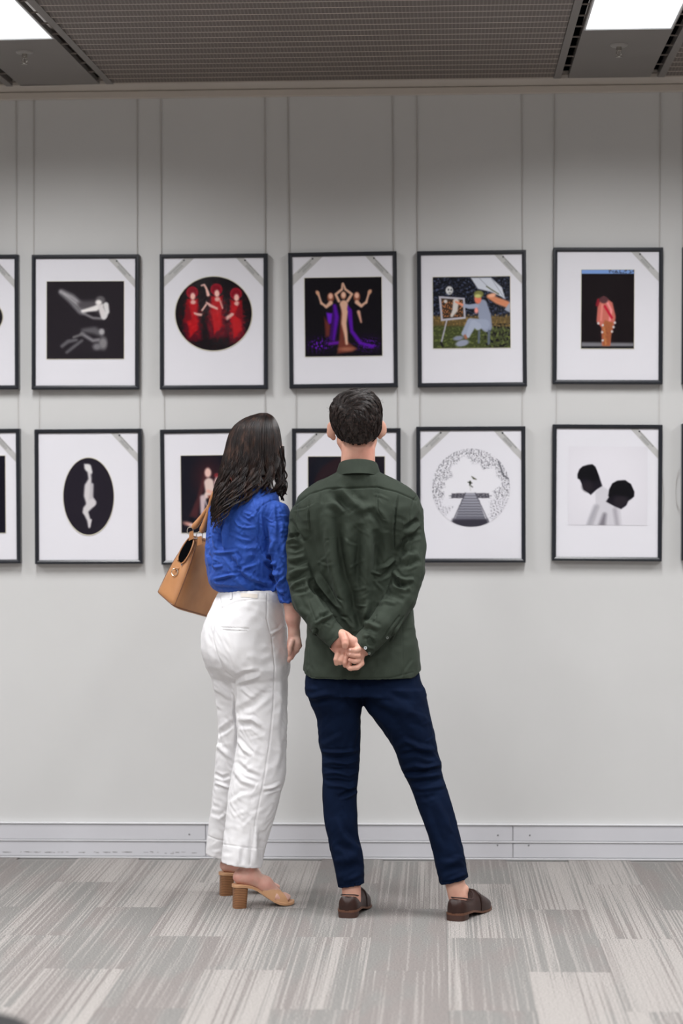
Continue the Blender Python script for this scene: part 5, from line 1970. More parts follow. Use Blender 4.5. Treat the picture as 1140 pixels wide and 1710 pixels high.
# ================================================================== the woman
m_blue = cloth_mat('blue_linen', srgb(30, 76, 165), srgb(25, 66, 152), 800, 0.8, 70, 0.35, 0.05)
m_white = cloth_mat('white_denim', srgb(232, 231, 232), srgb(226, 225, 227), 900, 0.75, 40, 0.15, 0.0)
m_skinw = Mat('skin_fair', srgb(214, 168, 152), 0.5)
f_ = m_skinw.noise(16, 4)
m_skinw.color(m_skinw.ramp(f_, [(0.3, srgb(206, 146, 132)), (0.55, srgb(214, 170, 154)), (0.75, srgb(222, 184, 168))]))
m_skinw.b.inputs['Subsurface Weight'].default_value = 0.12
m_skinw.b.inputs['Subsurface Radius'].default_value = (0.02, 0.008, 0.004)
m_skinw.b.inputs['Subsurface Scale'].default_value = 0.3
m_skinw = m_skinw.m
m_hairw = Mat('long_brown_hair', srgb(44, 34, 32), 0.36)
m_hairw.color(m_hairw.ramp(m_hairw.noise(60, 4, 0.7, stretch=(1, 1, .25)), [(0.30, srgb(14, 11, 12)), (0.5, srgb(30, 21, 19)), (0.66, srgb(64, 45, 37)), (0.8, srgb(100, 76, 64))]))
m_hairw.b.inputs['Specular IOR Level'].default_value = 0.35
m_hairw = m_hairw.m
m_tan = Mat('tan_leather', srgb(178, 124, 78), 0.42)
m_tan.color(m_tan.ramp(m_tan.noise(9, 4), [(0.3, srgb(164, 110, 66)), (0.7, srgb(186, 132, 86))]))
m_tan.bump(m_tan.noise(300, 3), 0.12, 0.0008)
m_tan = m_tan.m
m_edge = vary('leather_edge', srgb(112, 70, 42), 0.1, 40, 0.5)
m_nickel = Mat('pale_metal', srgb(214, 206, 190), 0.25, 1.0).m
m_nude = vary('sandal_leather', srgb(196, 150, 112), 0.05, 20, 0.5, bump=0.08, bscale=400)
m_wood = Mat('stacked_heel', srgb(140, 96, 62), 0.5)
wv_ = m_wood.n('ShaderNodeTexWave', wave_type='BANDS', bands_direction='Z')
wv_.inputs['Scale'].default_value = 52
wv_.inputs['Distortion'].default_value = 0.6
m_wood.l(m_wood.coord(), wv_.inputs['Vector'])
m_wood.color(m_wood.ramp(wv_.outputs['Fac'], [(0.0, srgb(96, 62, 40)), (0.3, srgb(138, 94, 60)), (1.0, srgb(150, 106, 70))]))
m_wood.bump(wv_.outputs['Fac'], 0.3, 0.001)
m_wood = m_wood.m

YW = -0.955
BL = [(812, 408, 448), (820, 392, 460), (830, 376, 466), (842, 362, 468), (856, 353, 466), (874, 346, 462), (900, 342, 459), (930, 341, 462), (955, 345, 466), (972, 348, 466), (982, 354, 462), (988, 362, 456)]
BY = [YW] * 12
BR = [.60, .60, .56, .54, .56, .60, .66, .70, .74, .76, .76, .74]
WSL = [(464, 858, -1.068, 20), (467, 884, -1.078, 20), (470, 915, -1.082, 20), (475, 955, -1.080, 18), (481, 1004, -1.070, 15)]
FORE = [(476, 960, -1.080, 8.5), (482, 1000, -1.070, 10), (489, 1032, -1.062, 12.0), (491, 1056, -1.055, 8.8), (491, 1066, -1.052, 8.8)]
WP = [(984, 367, 470), (992, 362, 473), (1005, 356, 474), (1021, 349, 475.5), (1048, 338.5, 478), (1065, 336, 479), (1082, 336, 480), (1100, 340, 480), (1114, 347, 480), (1128, 362, 472), (1138, 384, 452)]
WPR = [.70, .72, .76, .82, .90, .94, .96, .92, .84, .74, .50]
WLN = [(1085, 374, 479), (1112, 374, 480.5), (1133, 384, 480.5), (1160, 391, 480.5), (1188, 393, 480), (1215, 395, 479.5), (1234, 396, 479), (1262, 392, 478), (1295, 386, 477), (1325, 381, 469), (1356, 378, 461), (1392, 374, 450), (1416, 371, 443), (1455, 368, 437)]
WNY = [-.985, -.985, -.99, -1.0, -1.005, -1.01, -1.01, -1.01, -1.012, -1.018, -1.026, -1.036, -1.046, -1.055]
WLF = [(1090, 342, 450), (1112, 344, 450), (1133, 352.5, 445), (1167, 359.6, 440), (1203, 363.5, 436), (1225, 364, 434), (1249, 361, 430), (1289, 358, 424), (1340, 353.5, 414), (1386, 347, 405), (1440, 342, 398)]
WFY = [-.93, -.925, -.915, -.90, -.893, -.887, -.875, -.86, -.845, -.83, -.82]


def wlegs(s, off, k=0.012):
    s.loft(WP, -.958, WPR, -60, 2.1, k, off)
    s.loft(WLN, WNY, [.85, .90] + [.95] * 12, 0, 2.0, 0.035, off)
    s.loft(WLF, WFY, [.90] * 11, 0, 2.0, 0.018, off)
    s.ell(pp(400, 1088, -1.045), (.085, .062, .072), rotm(0, 0, -20), 0.045, off=off)       # seat of the trousers
    s.ell(pp(374, 1084, -.975), (.054, .054, .070), rotm(0, 0, -20), 0.04, off=off)


# ---- body
HW = pp(431, 738, -.925)
RW = rotm(12, 0, -38)
hz = pp(0, 1108, -1.06)[2], pp(0, 1052, -1.06)[2]
fx = sorted([pp(476, 1080, -1.06)[0], pp(506, 1080, -1.06)[0]])
S = SDF(axis(pp(330, 1000, -.9)[0], pp(512, 1000, -1.06)[0], .006, [(pp(392, 740, -.93)[0], fx[1] + .01, .003)]), axis(-1.16, -.74, .006, [(-1.10, -1.0, .003), (-1.0, -.80, .0045)]),
        axis(0.012, pp(0, 684, -.93)[2], .0075, [(hz[0] - .01, hz[1], .0028), (0.01, .20, .0032), (pp(0, 800, -.93)[2], pp(0, 686, -.93)[2], .0035)]))
S.loft(BL, BY, BR, -55, 2.1, .02, .032)
S.chain([pp(*a[:3]) for a in WSL[:4]], [a[3] / 461 - .022 for a in WSL[:4]], .012)
S.chain([pp(*a[:3]) for a in FORE], [a[3] / 461 for a in FORE], .012)
S.chain([pp(372, 862, -.85), pp(375, 930, -.84), pp(392, 985, -.80), pp(440, 1020, -.78)], [.036, .034, .030, .022], .012)
lw = pp(440, 1020, -.78)
for dz_, ln in ((.016, .050), (.005, .056), (-.006, .052), (-.016, .044)):
    S.chain([lw + (.022, -.004, dz_ * .9), lw + (.022 + ln * .6, -.010, dz_ * 1.1 - .004), lw + (.022 + ln, -.026, dz_ - .010)], [.0092, .0082, .0070], .0015)
S.chain([lw, lw + (.034, -.004, -.002)], [.022, .021], .01, flat=((0, 1, 0), .6))
S.chain([lw + (.0, -.006, .014), lw + (.030, -.020, .026), lw + (.046, -.028, .022)], [.011, .0095, .0080], .004)
S.loft(WP[1:-1], -.958, WPR[1:-1], -60, 2.1, .02, .022)
S.cone(pp(424, 825, -.95), pp(430, 765, -.945), .050, .047, .02)
head(S, HW, RW, .93, ears=True)
# her right hand, fingers loosely curled


def hw(x, y, d):          # hand close-up pixels (4.0714x from 460,1000)
    return ony(460 + x / 4.0714, 1000 + y / 4.0714, d)


S.chain([pp(491, 1064, -1.052), hw(128, 300, -1.058), hw(118, 330, -1.058)], [.0195, .025, .023], .012, flat=((.5, 1, 0), .62))
for P_, R_ in (
        ([(150, 300, -1.060), (164, 318, -1.064), (146, 345, -1.066), (125, 352, -1.062)], [.0100, .0092, .0084, .0074]),
        ([(140, 322, -1.056), (146, 350, -1.058), (118, 375, -1.058), (96, 378, -1.052)], [.0100, .0092, .0084, .0072]),
        ([(122, 335, -1.050), (126, 368, -1.052), (108, 400, -1.052), (96, 412, -1.050)], [.0098, .0088, .0080, .0068]),
        ([(102, 335, -1.044), (104, 372, -1.046), (94, 402, -1.046), (90, 424, -1.044)], [.0090, .0082, .0074, .0064]),
        ([(112, 290, -1.074), (100, 325, -1.082), (98, 352, -1.082), (96, 372, -1.080)], [.0120, .0100, .0090, .0074])):
    S.chain([hw(*a) for a in P_], R_, .0015)

# feet stand on raised foot-beds; local frame: t forward from the back of the heel, u to the side
BETA = 22.0


def footframe(px, py, beta):
    h = onz(px, py, 0)
    b = math.radians(beta)
    f = np.array([math.cos(b), math.sin(b), 0])
    r = np.array([math.sin(b), -math.cos(b), 0])
    h = np.array([h[0], h[1], 0]) + np.array([0, .018, 0])

    def q(t, u, z):
        return h + f * t + r * u + np.array([0, 0, z])
    return q, h


def bedz(t):
    return herm([-.01, .02, .05, .085, .12, .15, .175, .20, .225], [.0855, .0855, .0815, .066, .041, .0215, .0135, .0125, .0150], t)


FN, hN = footframe(389.5, 1518, BETA)
FF, hF = footframe(367.5, 1496.5, BETA)
for q, side in ((FN, 1), (FF, -1)):
    S.chain([q(.022, 0, .110), q(.070, 0, .104), q(.115, .002 * side, .078), q(.158, .003 * side, .040)], [.0245, .0260, .0270, .0225], .02)
    S.chain([q(.150, -.022, .034), q(.172, -.024, .028)], [.018, .016], .015)
    S.chain([q(.150, .022, .034), q(.165, .024, .026)], [.016, .013], .015)
    kn, md_, hp_ = (pp(431, 1290, -1.018), pp(420, 1350, -1.03), pp(425, 1110, -1.0)) if side > 0 else (pp(389, 1290, -.875), pp(383, 1350, -.845), pp(398, 1110, -.91))
    S.chain([q(.052, 0, .118), q(.056, 0, .165), q(.058, 0, .22), md_, kn, hp_], [.0290, .0265, .028, .034, .040, .060], .022)
    S.ell(q(.056, .028, .150), (.012, .012, .014), None, .012)
    S.ell(q(.056, -.028, .155), (.011, .011, .013), None, .012)
    for k, (u, t1, r) in enumerate(((-.026 * side, .212, .0115), (-.008 * side, .208, .0080), (.006 * side, .202, .0076), (.018 * side, .194, .0072), (.029 * side, .184, .0066))):
        S.chain([q(t1 - .038, u * .9, .030), q(t1 - .014, u, .0285), q(t1, u, .0225)], [r * 1.05, r, r * .9], .002)
V, F = S.mesh(1)
wom = link('person', mesh(V, F, m_skinw, True), None, label='woman with long dark wavy hair in blue blouse and wide white trousers, seen from behind', cat='person')

eyes(wom, HW, RW, .93, m_hairw)
# ---- blouse
S = SDF(axis(pp(332, 900, -.9)[0], pp(500, 900, -1.06)[0], .0029), axis(-1.18, -.76, .0036), axis(pp(0, 1014, -1.07)[2], pp(0, 806, -.93)[2], .0029))
S.loft(BL, BY, BR, -55, 2.15, .02)
S.ell(pp(410, 868, -1.02), (.085, .055, .085), rotm(0, 0, -30), .05)
S.chain([pp(*a[:3]) for a in WSL[:3]], [a[3] / 461 for a in WSL[:3]], .012)
S.chain([pp(*a[:3]) for a in WSL[2:]], [a[3] / 461 for a in WSL[2:]], .008)
S.chain([pp(368, 858, -.86), pp(366, 910, -.84), pp(378, 960, -.80)], [.046, .044, .040], .02)
S.ell(pp(448, 982, -1.050), (.034, .026, .026), rotm(0, -30, 0), .015)     # the blouse bags over the waistband
S.ell(pp(376, 966, -.985), (.055, .05, .034), None, .02)
S.ell(pp(412, 968, -1.035), (.06, .04, .032), None, .02)
c = pp(481, 1006, -1.07)
d = pp(481, 1006, -1.07) - pp(475, 955, -1.080); d /= np.linalg.norm(d)
w_ = S.win(c - .06, c + .06)
X, Y, Z = S.g(w_)
pl = (X - c[0]) * d[0] + (Y - c[1]) * d[1] + (Z - c[2]) * d[2]
rad = np.sqrt(np.maximum((X - c[0]) ** 2 + (Y - c[1]) ** 2 + (Z - c[2]) ** 2 - pl ** 2, 0))
S.v[w_] = np.maximum(S.v[w_], np.where(rad < .05, pl, -1).astype(np.float32))
S.v[w_] = np.maximum(S.v[w_], -np.maximum(rad - .0290, -.03 - pl).astype(np.float32))
S.cone(pp(424, 830, -.95), pp(428, 795, -.94), .056, .058, 0, op='s')
V, F = S.mesh(2)
N = normals(V, F)


def WB(L, w2, a, kd='r'):                  # blouse close-up coordinates (6.706x from 335,810)
    return (sc(335, 810, 6.706, L), w2, a, kd)


FB_ = [
    WB([(640, 285), (700, 220), (790, 170), (870, 160)], 1.2, 2.0, 'g'), WB([(640, 285), (628, 400), (632, 520), (650, 640), (700, 760)], 1.4, 3.0, 'g'),
    WB([(650, 300), (640, 420), (650, 600)], 2.5, 2.5, 's'), WB([(465, 180), (462, 260), (430, 340)], 1.0, 1.0, 'g'),
    WB([(235, 380), (228, 520), (225, 740)], 4.0, 8.5, 'v'), WB([(185, 380), (170, 520), (150, 700)], 4.0, 4.5, 'r'), WB([(130, 300), (120, 480), (125, 700)], 3, 3, 's'),
    WB([(290, 400), (270, 560), (255, 720)], 4, 3.5, 'r'),
    WB([(130, 750), (220, 760), (300, 750), (420, 740)], 2.5, 4.5, 'r'), WB([(290, 770), (340, 850), (400, 900), (420, 960)], 4, 4.5, 'v'),
    WB([(150, 800), (145, 900), (170, 920), (250, 905)], 2.5, 3.0, 'r'), WB([(150, 1055), (230, 1035), (330, 1010), (420, 1000)], 2.2, 5.0, 'r'), WB([(150, 1080), (240, 1065), (330, 1040)], 3, 3.5, 'v'),
    WB([(120, 1130), (200, 1150), (300, 1160), (440, 1165)], 3.2, 4.0, 'v'), WB([(430, 900), (420, 990), (480, 1060), (560, 1130), (640, 1180)], 4.5, 5.5, 'v'),
    WB([(470, 960), (560, 1040), (680, 1090), (820, 1110)], 4.5, 5.5, 'r'), WB([(440, 980), (500, 930), (580, 900), (640, 870)], 3, 3.5, 'r'),
    WB([(480, 1010), (600, 1090), (700, 1140), (780, 1200)], 4, 4.5, 'v'), WB([(520, 900), (600, 840), (680, 780)], 6, 4.0, 'v'), WB([(380, 640), (480, 690), (600, 680), (650, 640)], 5, 3.5, 's'),
    WB([(430, 470), (520, 480), (620, 470)], 2.2, 2.6, 'r'), WB([(370, 390), (420, 450), (470, 470)], 2.2, 2.4, 'r'), WB([(440, 340), (520, 400), (600, 430)], 2.4, 2.2, 'v'),
    WB([(470, 300), (560, 330), (620, 400)], 2.4, 2.2, 'r'), WB([(350, 540), (450, 590), (560, 610)], 3, 2.2, 's'), WB([(520, 380), (590, 350), (625, 310)], 2.2, 2.0, 'r'),
    WB([(380, 740), (440, 830), (430, 920)], 3, 3.0, 's'), WB([(540, 720), (620, 760), (680, 740)], 4, 3.0, 'v'), WB([(330, 860), (420, 900), (500, 860)], 3, 2.5, 'r'),
    # sleeve
    WB([(700, 760), (720, 830), (790, 880), (850, 880)], 3, 5.0, 'r'), WB([(720, 860), (780, 920), (840, 930)], 3.5, 5.0, 'v'), WB([(780, 960), (840, 1000), (920, 1000)], 3.5, 4.0, 'r'),
    WB([(780, 1000), (830, 1060), (850, 1110)], 4, 5.0, 'v'), WB([(850, 1120), (900, 1060), (950, 1030)], 3, 4.5, 'r'), WB([(830, 1150), (880, 1200), (960, 1190)], 3, 4.0, 'r'),
    WB([(850, 1180), (900, 1250), (980, 1300)], 3.5, 4.5, 'v'), WB([(880, 1240), (930, 1300), (1010, 1320)], 2.5, 3.0, 'r'), WB([(830, 350), (900, 345), (980, 350)], 2.2, 2.4, 'r'),
    WB([(840, 420), (920, 400), (980, 420)], 2.4, 2.0, 'v'), WB([(880, 520), (940, 510), (980, 515)], 2.4, 2.2, 'r'), WB([(840, 200), (838, 300), (860, 480), (850, 600)], 3.2, 2.4, 's'),
    WB([(700, 330), (700, 480), (740, 620)], 4, 2.4, 's'), WB([(780, 560), (820, 640), (780, 740), (740, 820)], 4, 3.5, 'r'), WB([(900, 640), (880, 740), (920, 800)], 4, 3.0, 'v'),
    WB([(40, 780), (90, 800), (110, 900)], 3, 3.0, 's'), WB([(60, 600), (80, 700), (60, 780)], 3, 4.0, 'v'), WB([(780, 1210), (820, 1170), (840, 1120)], 2.5, 3.0, 'r'),
]
V = folds(V, N, FB_ + stroke_noise(21, 60, (345, 830, 480, 985), 20, (10, 60), 1.9, 1.0), 1.6)
N = normals(V, F)
V = V + N * crumple(V, 23, 0.05, 0.0011, sharp=1.2)[:, None]
blouse = link('blouse', mesh(V, F, m_blue, True), wom)

# ---- trousers
S = SDF(axis(pp(328, 1080, -.95)[0], pp(490, 1080, -1.06)[0], .0031), axis(-1.16, -.74, .004), axis(pp(0, 1460, -1.02)[2], pp(0, 980, -.95)[2], .0031))
wlegs(S, 0)
nz0, nz1 = pp(369, 1438.5, -1.055), pp(438.7, 1448.5, -1.055)
fz0, fz1 = pp(342, 1425, -.82), pp(369, 1431, -.82)


def wh(X, Y, Z):
    a = nz0[2] + (X - nz0[0]) * (nz1[2] - nz0[2]) / (nz1[0] - nz0[0])
    b = fz0[2] + (X - fz0[0]) * (fz1[2] - fz0[2]) / (fz1[0] - fz0[0])
    return np.where(Y < -.945, a, b) - Z


S.clip(wh)
S.loft([(1424, 379, 432), (1462, 375, 428)], -1.053, .90, 0, 2.0, 0, op='s')
S.loft([(1414, 353, 392), (1450, 350, 388)], -.823, .84, 0, 2.0, 0, op='s')
S.loft([(975, 372, 466), (992, 368, 468)], -.958, .70, -60, 2.1, 0, op='s')
V, F = S.mesh(2)
N = normals(V, F)


def WT(L, w2, a, kd='r'):                  # trouser close-up coordinates (3.286x from 320,960)
    return (sc(320, 960, 3.286, L), w2, a, kd)


FW_ = [
    WT([(150, 105), (160, 180), (120, 260), (110, 350), (140, 460), (180, 540), (235, 570)], 1.4, 2.5, 'g'), WT([(100, 270), (112, 400), (150, 500), (220, 565)], 5, 2.2, 'v'),
    WT([(160, 185), (240, 150), (330, 135), (410, 135), (500, 150)], 1.1, 1.2, 'g'), WT([(415, 110), (412, 240), (425, 300), (440, 340), (455, 500), (450, 700), (430, 900), (400, 1100), (350, 1350), (320, 1590)], 1.1, 2.0, 'g'),
    WT([(445, 340), (480, 310), (515, 280)], 1.3, 3.0, 'g'), WT([(500, 170), (515, 230), (512, 290)], 1.6, 3.0, 'v'), WT([(430, 325), (480, 300), (510, 260)], 2.2, 3.0, 'r'),
    WT([(165, 288), (230, 292), (310, 296)], 0.9, 2.2, 'g'), WT([(170, 301), (240, 306), (300, 306)], 0.9, 2.2, 'g'), WT([(170, 295), (240, 299), (305, 301)], 1.2, 1.2, 'r'),
    WT([(232, 575), (240, 650), (235, 760), (248, 850), (240, 960)], 2.0, 5.0, 'v'),
    WT([(235, 570), (290, 545), (380, 530)], 4, 4.0, 'v'), WT([(240, 600), (300, 575), (370, 560)], 3.5, 4.0, 'r'), WT([(100, 570), (160, 590), (220, 640)], 4, 3.0, 'v'), WT([(115, 610), (160, 640), (215, 680)], 4, 3.5, 'r'),
    WT([(270, 620), (320, 660), (350, 680)], 3, 3.0, 'r'), WT([(240, 760), (320, 720), (440, 620)], 6, 4.5, 'v'), WT([(250, 790), (330, 790), (380, 830)], 4, 4.0, 'r'), WT([(250, 830), (330, 820), (400, 870)], 4, 3.5, 'v'),
    WT([(250, 900), (290, 960), (330, 990)], 3.5, 3.5, 'r'), WT([(240, 1020), (300, 1080), (380, 1110)], 4, 3.5, 'v'), WT([(225, 1060), (280, 1130), (360, 1160)], 4, 3.0, 'r'),
    WT([(395, 1195), (430, 1185), (490, 1165)], 2.2, 4.0, 'v'), WT([(390, 1175), (440, 1165), (490, 1140)], 2.6, 3.5, 'r'), WT([(490, 880), (500, 980), (460, 1100)], 6, 2.5, 's'), WT([(500, 500), (500, 700), (490, 850)], 7, 3.0, 's'),
    WT([(130, 880), (180, 850), (240, 800)], 4, 4.0, 'v'), WT([(130, 930), (190, 980), (220, 1010)], 4, 3.0, 'r'), WT([(120, 1090), (170, 1115), (210, 1100)], 3, 4.0, 'v'), WT([(125, 1140), (160, 1150), (210, 1170)], 3, 3.5, 'r'),
    WT([(100, 1310), (150, 1330), (190, 1300)], 4, 2.5, 's'), WT([(200, 1250), (270, 1200), (330, 1190)], 5, 2.5, 's'), WT([(390, 1400), (380, 1500), (400, 1590)], 5, 3.0, 'v'), WT([(350, 1380), (345, 1590)], 4, 2.5, 'r'),
    WT([(270, 1490), (265, 1590)], 5, 2.5, 's'), WT([(170, 1478), (250, 1490), (330, 1500), (395, 1500)], 1.0, 1.6, 'g'), WT([(85, 1430), (130, 1450), (175, 1458)], 1.0, 1.6, 'g'),
    WT([(265, 85), (268, 118), (365, 128)], 0.9, 1.0, 'g'), WT([(370, 95), (368, 130)], 0.9, 1.0, 'g'), 
    WT([(300, 440), (380, 460), (440, 450)], 6, 2.0, 'r'),
]
V = folds(V, N, FW_ + stroke_noise(31, 40, (350, 1140, 475, 1430), 26, (25, 40), 3, 0.9), 1.5)
N = normals(V, F)
V = V + N * crumple(V, 33, 0.08, 0.0009, sharp=1.6)[:, None]
wtro = link('trousers', mesh(V, F, m_white, True), wom)
tb_ = BVHTree.FromPolygons([tuple(v) for v in V], [tuple(int(i) for i in f) for f in F])


def on_cloth(px, py, lift):
    h = tb_.ray_cast(Vector(CAM), Vector(ray(px, py)).normalized())
    return np.array(h[0]) + np.array(h[1]) * lift if h[0] is not None else None


def cloth_patch(name, mat, x0, x1, ytop, ybot, lift=.0018, n=9, parent=None):
    top = [on_cloth(x, ytop(x), lift) for x in np.linspace(x0, x1, n)]
    bot = [on_cloth(x, ybot(x), lift) for x in np.linspace(x0, x1, n)]
    if any(p is None for p in top + bot):
        return None
    back = np.array([0, .0022, 0])
    s = MB()
    s.ring_loft([np.array(top) + back, np.array(top), np.array(bot), np.array(bot) + back], close=False, cap=False)
    return s.build(name, mat, parent, True)


m_patch = vary('waist_patch_cream', srgb(226, 218, 208), 0.02, 30, 0.6)
cloth_patch('waist_patch', m_patch, 402, 430, lambda x: 990.5 + (x - 402) * .07, lambda x: 997 + (x - 402) * .07, parent=wtro)
for x in (386, 446):
    cloth_patch('belt_loop', m_white, x - 2, x + 2, lambda q: 990, lambda q: 1003 if x > 400 else 1001, .003, 4, wtro)

# ---- sandals
for q, h, side in ((FN, hN, 1), (FF, hF, -1)):
    root = empty('block_heel_sandal', tuple(h), parent=wom)
    o_ = np.array(root.location)

    def ql(t, u, z):
        return q(t, u, z) - o_
    ts = np.array([-.006, -.003, .006, .02, .04, .06, .08, .10, .12, .14, .16, .18, .20, .213, .222, .226])
    hwid = np.array([.006, .014, .024, .028, .028, .026, .024, .026, .031, .036, .039, .039, .034, .026, .015, .005])
    rings = []
    for t, w2 in zip(ts, hwid):
        z = float(bedz(t))
        rings.append([ql(t, -w2, z - .010), ql(t, w2, z - .010), ql(t, w2 + .001, z - .002), ql(t, w2 - .002, z + .001), ql(t, -w2 + .002, z + .001), ql(t, -w2 - .001, z - .002)])
    s = MB(); s.ring_loft(rings); s.build('footbed', m_nude, root, True)
    rings = []
    for z, f, dx in ((0.0, .90, -.001), (.003, .92, -.001), (.04, .96, .0), (.0795, 1.0, .001)):
        a = np.linspace(0, 2 * math.pi, 28, endpoint=False)
        t_ = .024 * f + dx - np.sign(np.cos(a)) * np.abs(np.cos(a)) ** .6 * .026 * f
        u_ = np.sign(np.sin(a)) * np.abs(np.sin(a)) ** .7 * .026 * f
        rings.append([ql(x, y, z - max(0, (x - .02)) * .12 * (z > .07)) for x, y in zip(t_, u_)])
    s = MB(); s.ring_loft(rings); s.build('block_heel', m_wood, root, True)
    # two broad crossing bands over the forefoot
    for (t0, t1, tc0, tc1) in ((.098, .140, .150, .188), (.150, .196, .104, .142)):
        rings = []
        for t_ in (0, 1):
            pass
        a = np.linspace(-.12, math.pi + .12, 22)
        P0, P1 = [], []
        for al in a:
            f = (al + .12) / (math.pi + .24)
            if t0 > .12:
                ta, tb = t0 + (tc0 - t0) * f, t1 + (tc1 - t1) * f
            else:
                ta, tb = t0 + (tc0 - t0) * f, t1 + (tc1 - t1) * f
            for (tt_, L_) in ((ta, P0), (tb, P1)):
                wd = float(np.interp(tt_, ts, hwid)) * .98
                top = float(np.interp(tt_, [.09, .12, .15, .18, .20], [.104, .088, .064, .050, .046])) + .002
                zb_ = float(bedz(tt_)) - .004
                u_ = side * wd * math.cos(al)
                z_ = zb_ + (top - zb_) * max(0, math.sin(al)) ** .75 if 0 <= al <= math.pi else zb_ - .003
                L_.append((tt_, u_, z_))
        s = MB()
        off_ = .0000 if t0 > .12 else .0022
        R0 = [ql(x, y * 1.03, z + off_) for x, y, z in P0]
        R1 = [ql(x, y * 1.03, z + off_) for x, y, z in P1]
        Mi = [ql((x + x2) / 2, (y + y2) / 2 * 1.05, (z + z2) / 2 + off_ + .002) for (x, y, z), (x2, y2, z2) in zip(P0, P1)]
        B0 = [ql(x + .001, y * .96, z - .003 + off_) for x, y, z in P0]
        B1 = [ql(x - .001, y * .96, z - .003 + off_) for x, y, z in P1]
        s.ring_loft([B0, R0, Mi, R1, B1], close=False, cap=False)
        s.build('crossing_band', m_nude, root, True)

# ---- hair
KY = [690, 694, 698, 705, 712, 724, 740, 753, 775, 797, 815, 830, 850, 872, 892]
KL = [434, 420, 409, 398, 390, 383, 378, 375, 369.5, 365, 360, 357, 354, 354, 356]
KR = [446, 454, 458, 462, 465, 468, 470, 471.5, 473.5, 475, 472, 462, 430, 400, 392]
KD = [.020, .045, .062, .078, .088, .096, .100, .100, .100, .104, .110, .116, .124, .128, .130]
KC = [-.935, -.935, -.935, -.935, -.937, -.94, -.945, -.95, -.958, -.965, -.972, -.978, -.985, -.99, -.992]
zk = [pp(0, y, -.94)[2] for y in KY]


def henv(z):
    """centre x, centre y, half width, half depth of the hair at height z"""
    py_ = np.interp(-z, -np.array(zk), KY)
    L_, R_ = herm(KY, KL, py_), herm(KY, KR, py_)
    dpt, cyy = herm(KY, KD, py_), herm(KY, KC, py_)
    s_ = (7.45 / 3430.0)
    xl_ = -.385 + 0
    return py_, L_, R_, dpt, cyy


def hpt(phi, py_, sc_=1.0):
    """point of the hair surface: phi 0 = picture right, -90deg = towards the viewer"""
    L_, R_ = float(herm(KY, KL, py_)), float(herm(KY, KR, py_))
    d_, c_ = float(herm(KY, KD, py_)), float(herm(KY, KC, py_))
    xl_, xr_ = pp(L_, py_, c_), pp(R_, py_, c_)
    cx_ = (xl_[0] + xr_[0]) / 2
    a_ = (xr_[0] - xl_[0]) / 2
    return np.array([cx_ + a_ * sc_ * math.cos(phi), c_ + d_ * sc_ * math.sin(phi), xl_[2]])


S = SDF(axis(pp(350, 800, -.95)[0], pp(482, 800, -.95)[0], .004), axis(-1.14, -.80, .004), axis(pp(0, 852, -.98)[2], pp(0, 686, -.93)[2], .004))
rows = [(y, l + 2.5, r - 2.5) for y, l, r in zip(KY, KL, KR)][1:10] + []
S.loft(rows, KC[1:10], [d / ((r - l) / 922) * .88 for l, r, d in zip(KL, KR, KD)][1:10], 0, 2.0, 0)
# the face is free of hair: cut a hollow in front of it
S.ell(HW + RW @ np.array([0, .105, -.045]), (.062, .062, .105), RW, .012, op='s')
S.ell(HW + RW @ np.array([0, .085, -.165]), (.080, .105, .095), RW, .012, op='s')
V, F = S.mesh(3)
whair = link('hair', mesh(V, F, m_hairw, True), wom)
r = np.random.default_rng(19)


def endpy(px_):
    return float(np.interp(px_, [365, 370, 378, 388, 398, 408, 416, 424, 432, 440, 452, 462, 474, 480], [850, 860, 872, 872, 866, 858, 846, 836, 826, 818, 815, 824, 838, 836]))


crown_ = pp(437, 690, -.925)
SP, SR = [], []
nl = 120
for li in range(nl):
    ph0 = r.uniform(-math.pi * 1.12, math.radians(8))
    x_end = hpt(ph0, 800)
    pxe = float(topx(x_end[None])[0, 0])
    pye = endpy(pxe) + r.normal(-2, 9 if pxe < 412 else 5)
    wl_ = r.uniform(34, 50)          # wave length, px
    wph = r.uniform(0, 7)
    wam = r.uniform(.5, 1.2) * .0120
    twist = r.uniform(-.05, .05)
    ns = 20
    for _ in range(25):
        ph = ph0 + r.normal(0, .06)
        lay = 1.0 - abs(r.normal(0, .035))
        pts = []
        pe = pye + r.normal(0, 5)
        n_ = 30
        for j in range(n_):
            t = j / (n_ - 1)
            if t < .20:
                u_ = t / .20
                pts.append(hpt(ph, 690.2 + 18.3 * u_ ** 2, lay))
                continue
            v_ = (t - .20) / .80
            y_ = 708.5 + (pe - 708.5) * v_
            grow = np.clip((y_ - 752) / 60, 0, 1)
            pull = .78 * grow * (ph0 - ph)           # strands of a lock draw together
            pp_ = ph + pull + twist * v_
            p = hpt(pp_, min(y_, 890), lay)
            a = 2 * math.pi * y_ / wl_ + wph
            rad_ = np.array([math.cos(pp_), math.sin(pp_), 0])
            tan_ = np.array([-math.sin(pp_), math.cos(pp_), 0])
            p = p + rad_ * (math.sin(a) * wam * .55 * grow) + tan_ * (math.cos(a) * wam * grow * 1.2)
            pts.append(p)
        SP.append(pts)
        SR.append(np.concatenate([np.linspace(.0008, .0013, 12), np.linspace(.0013, .0004, 18)]) * r.uniform(.7, 1.2))
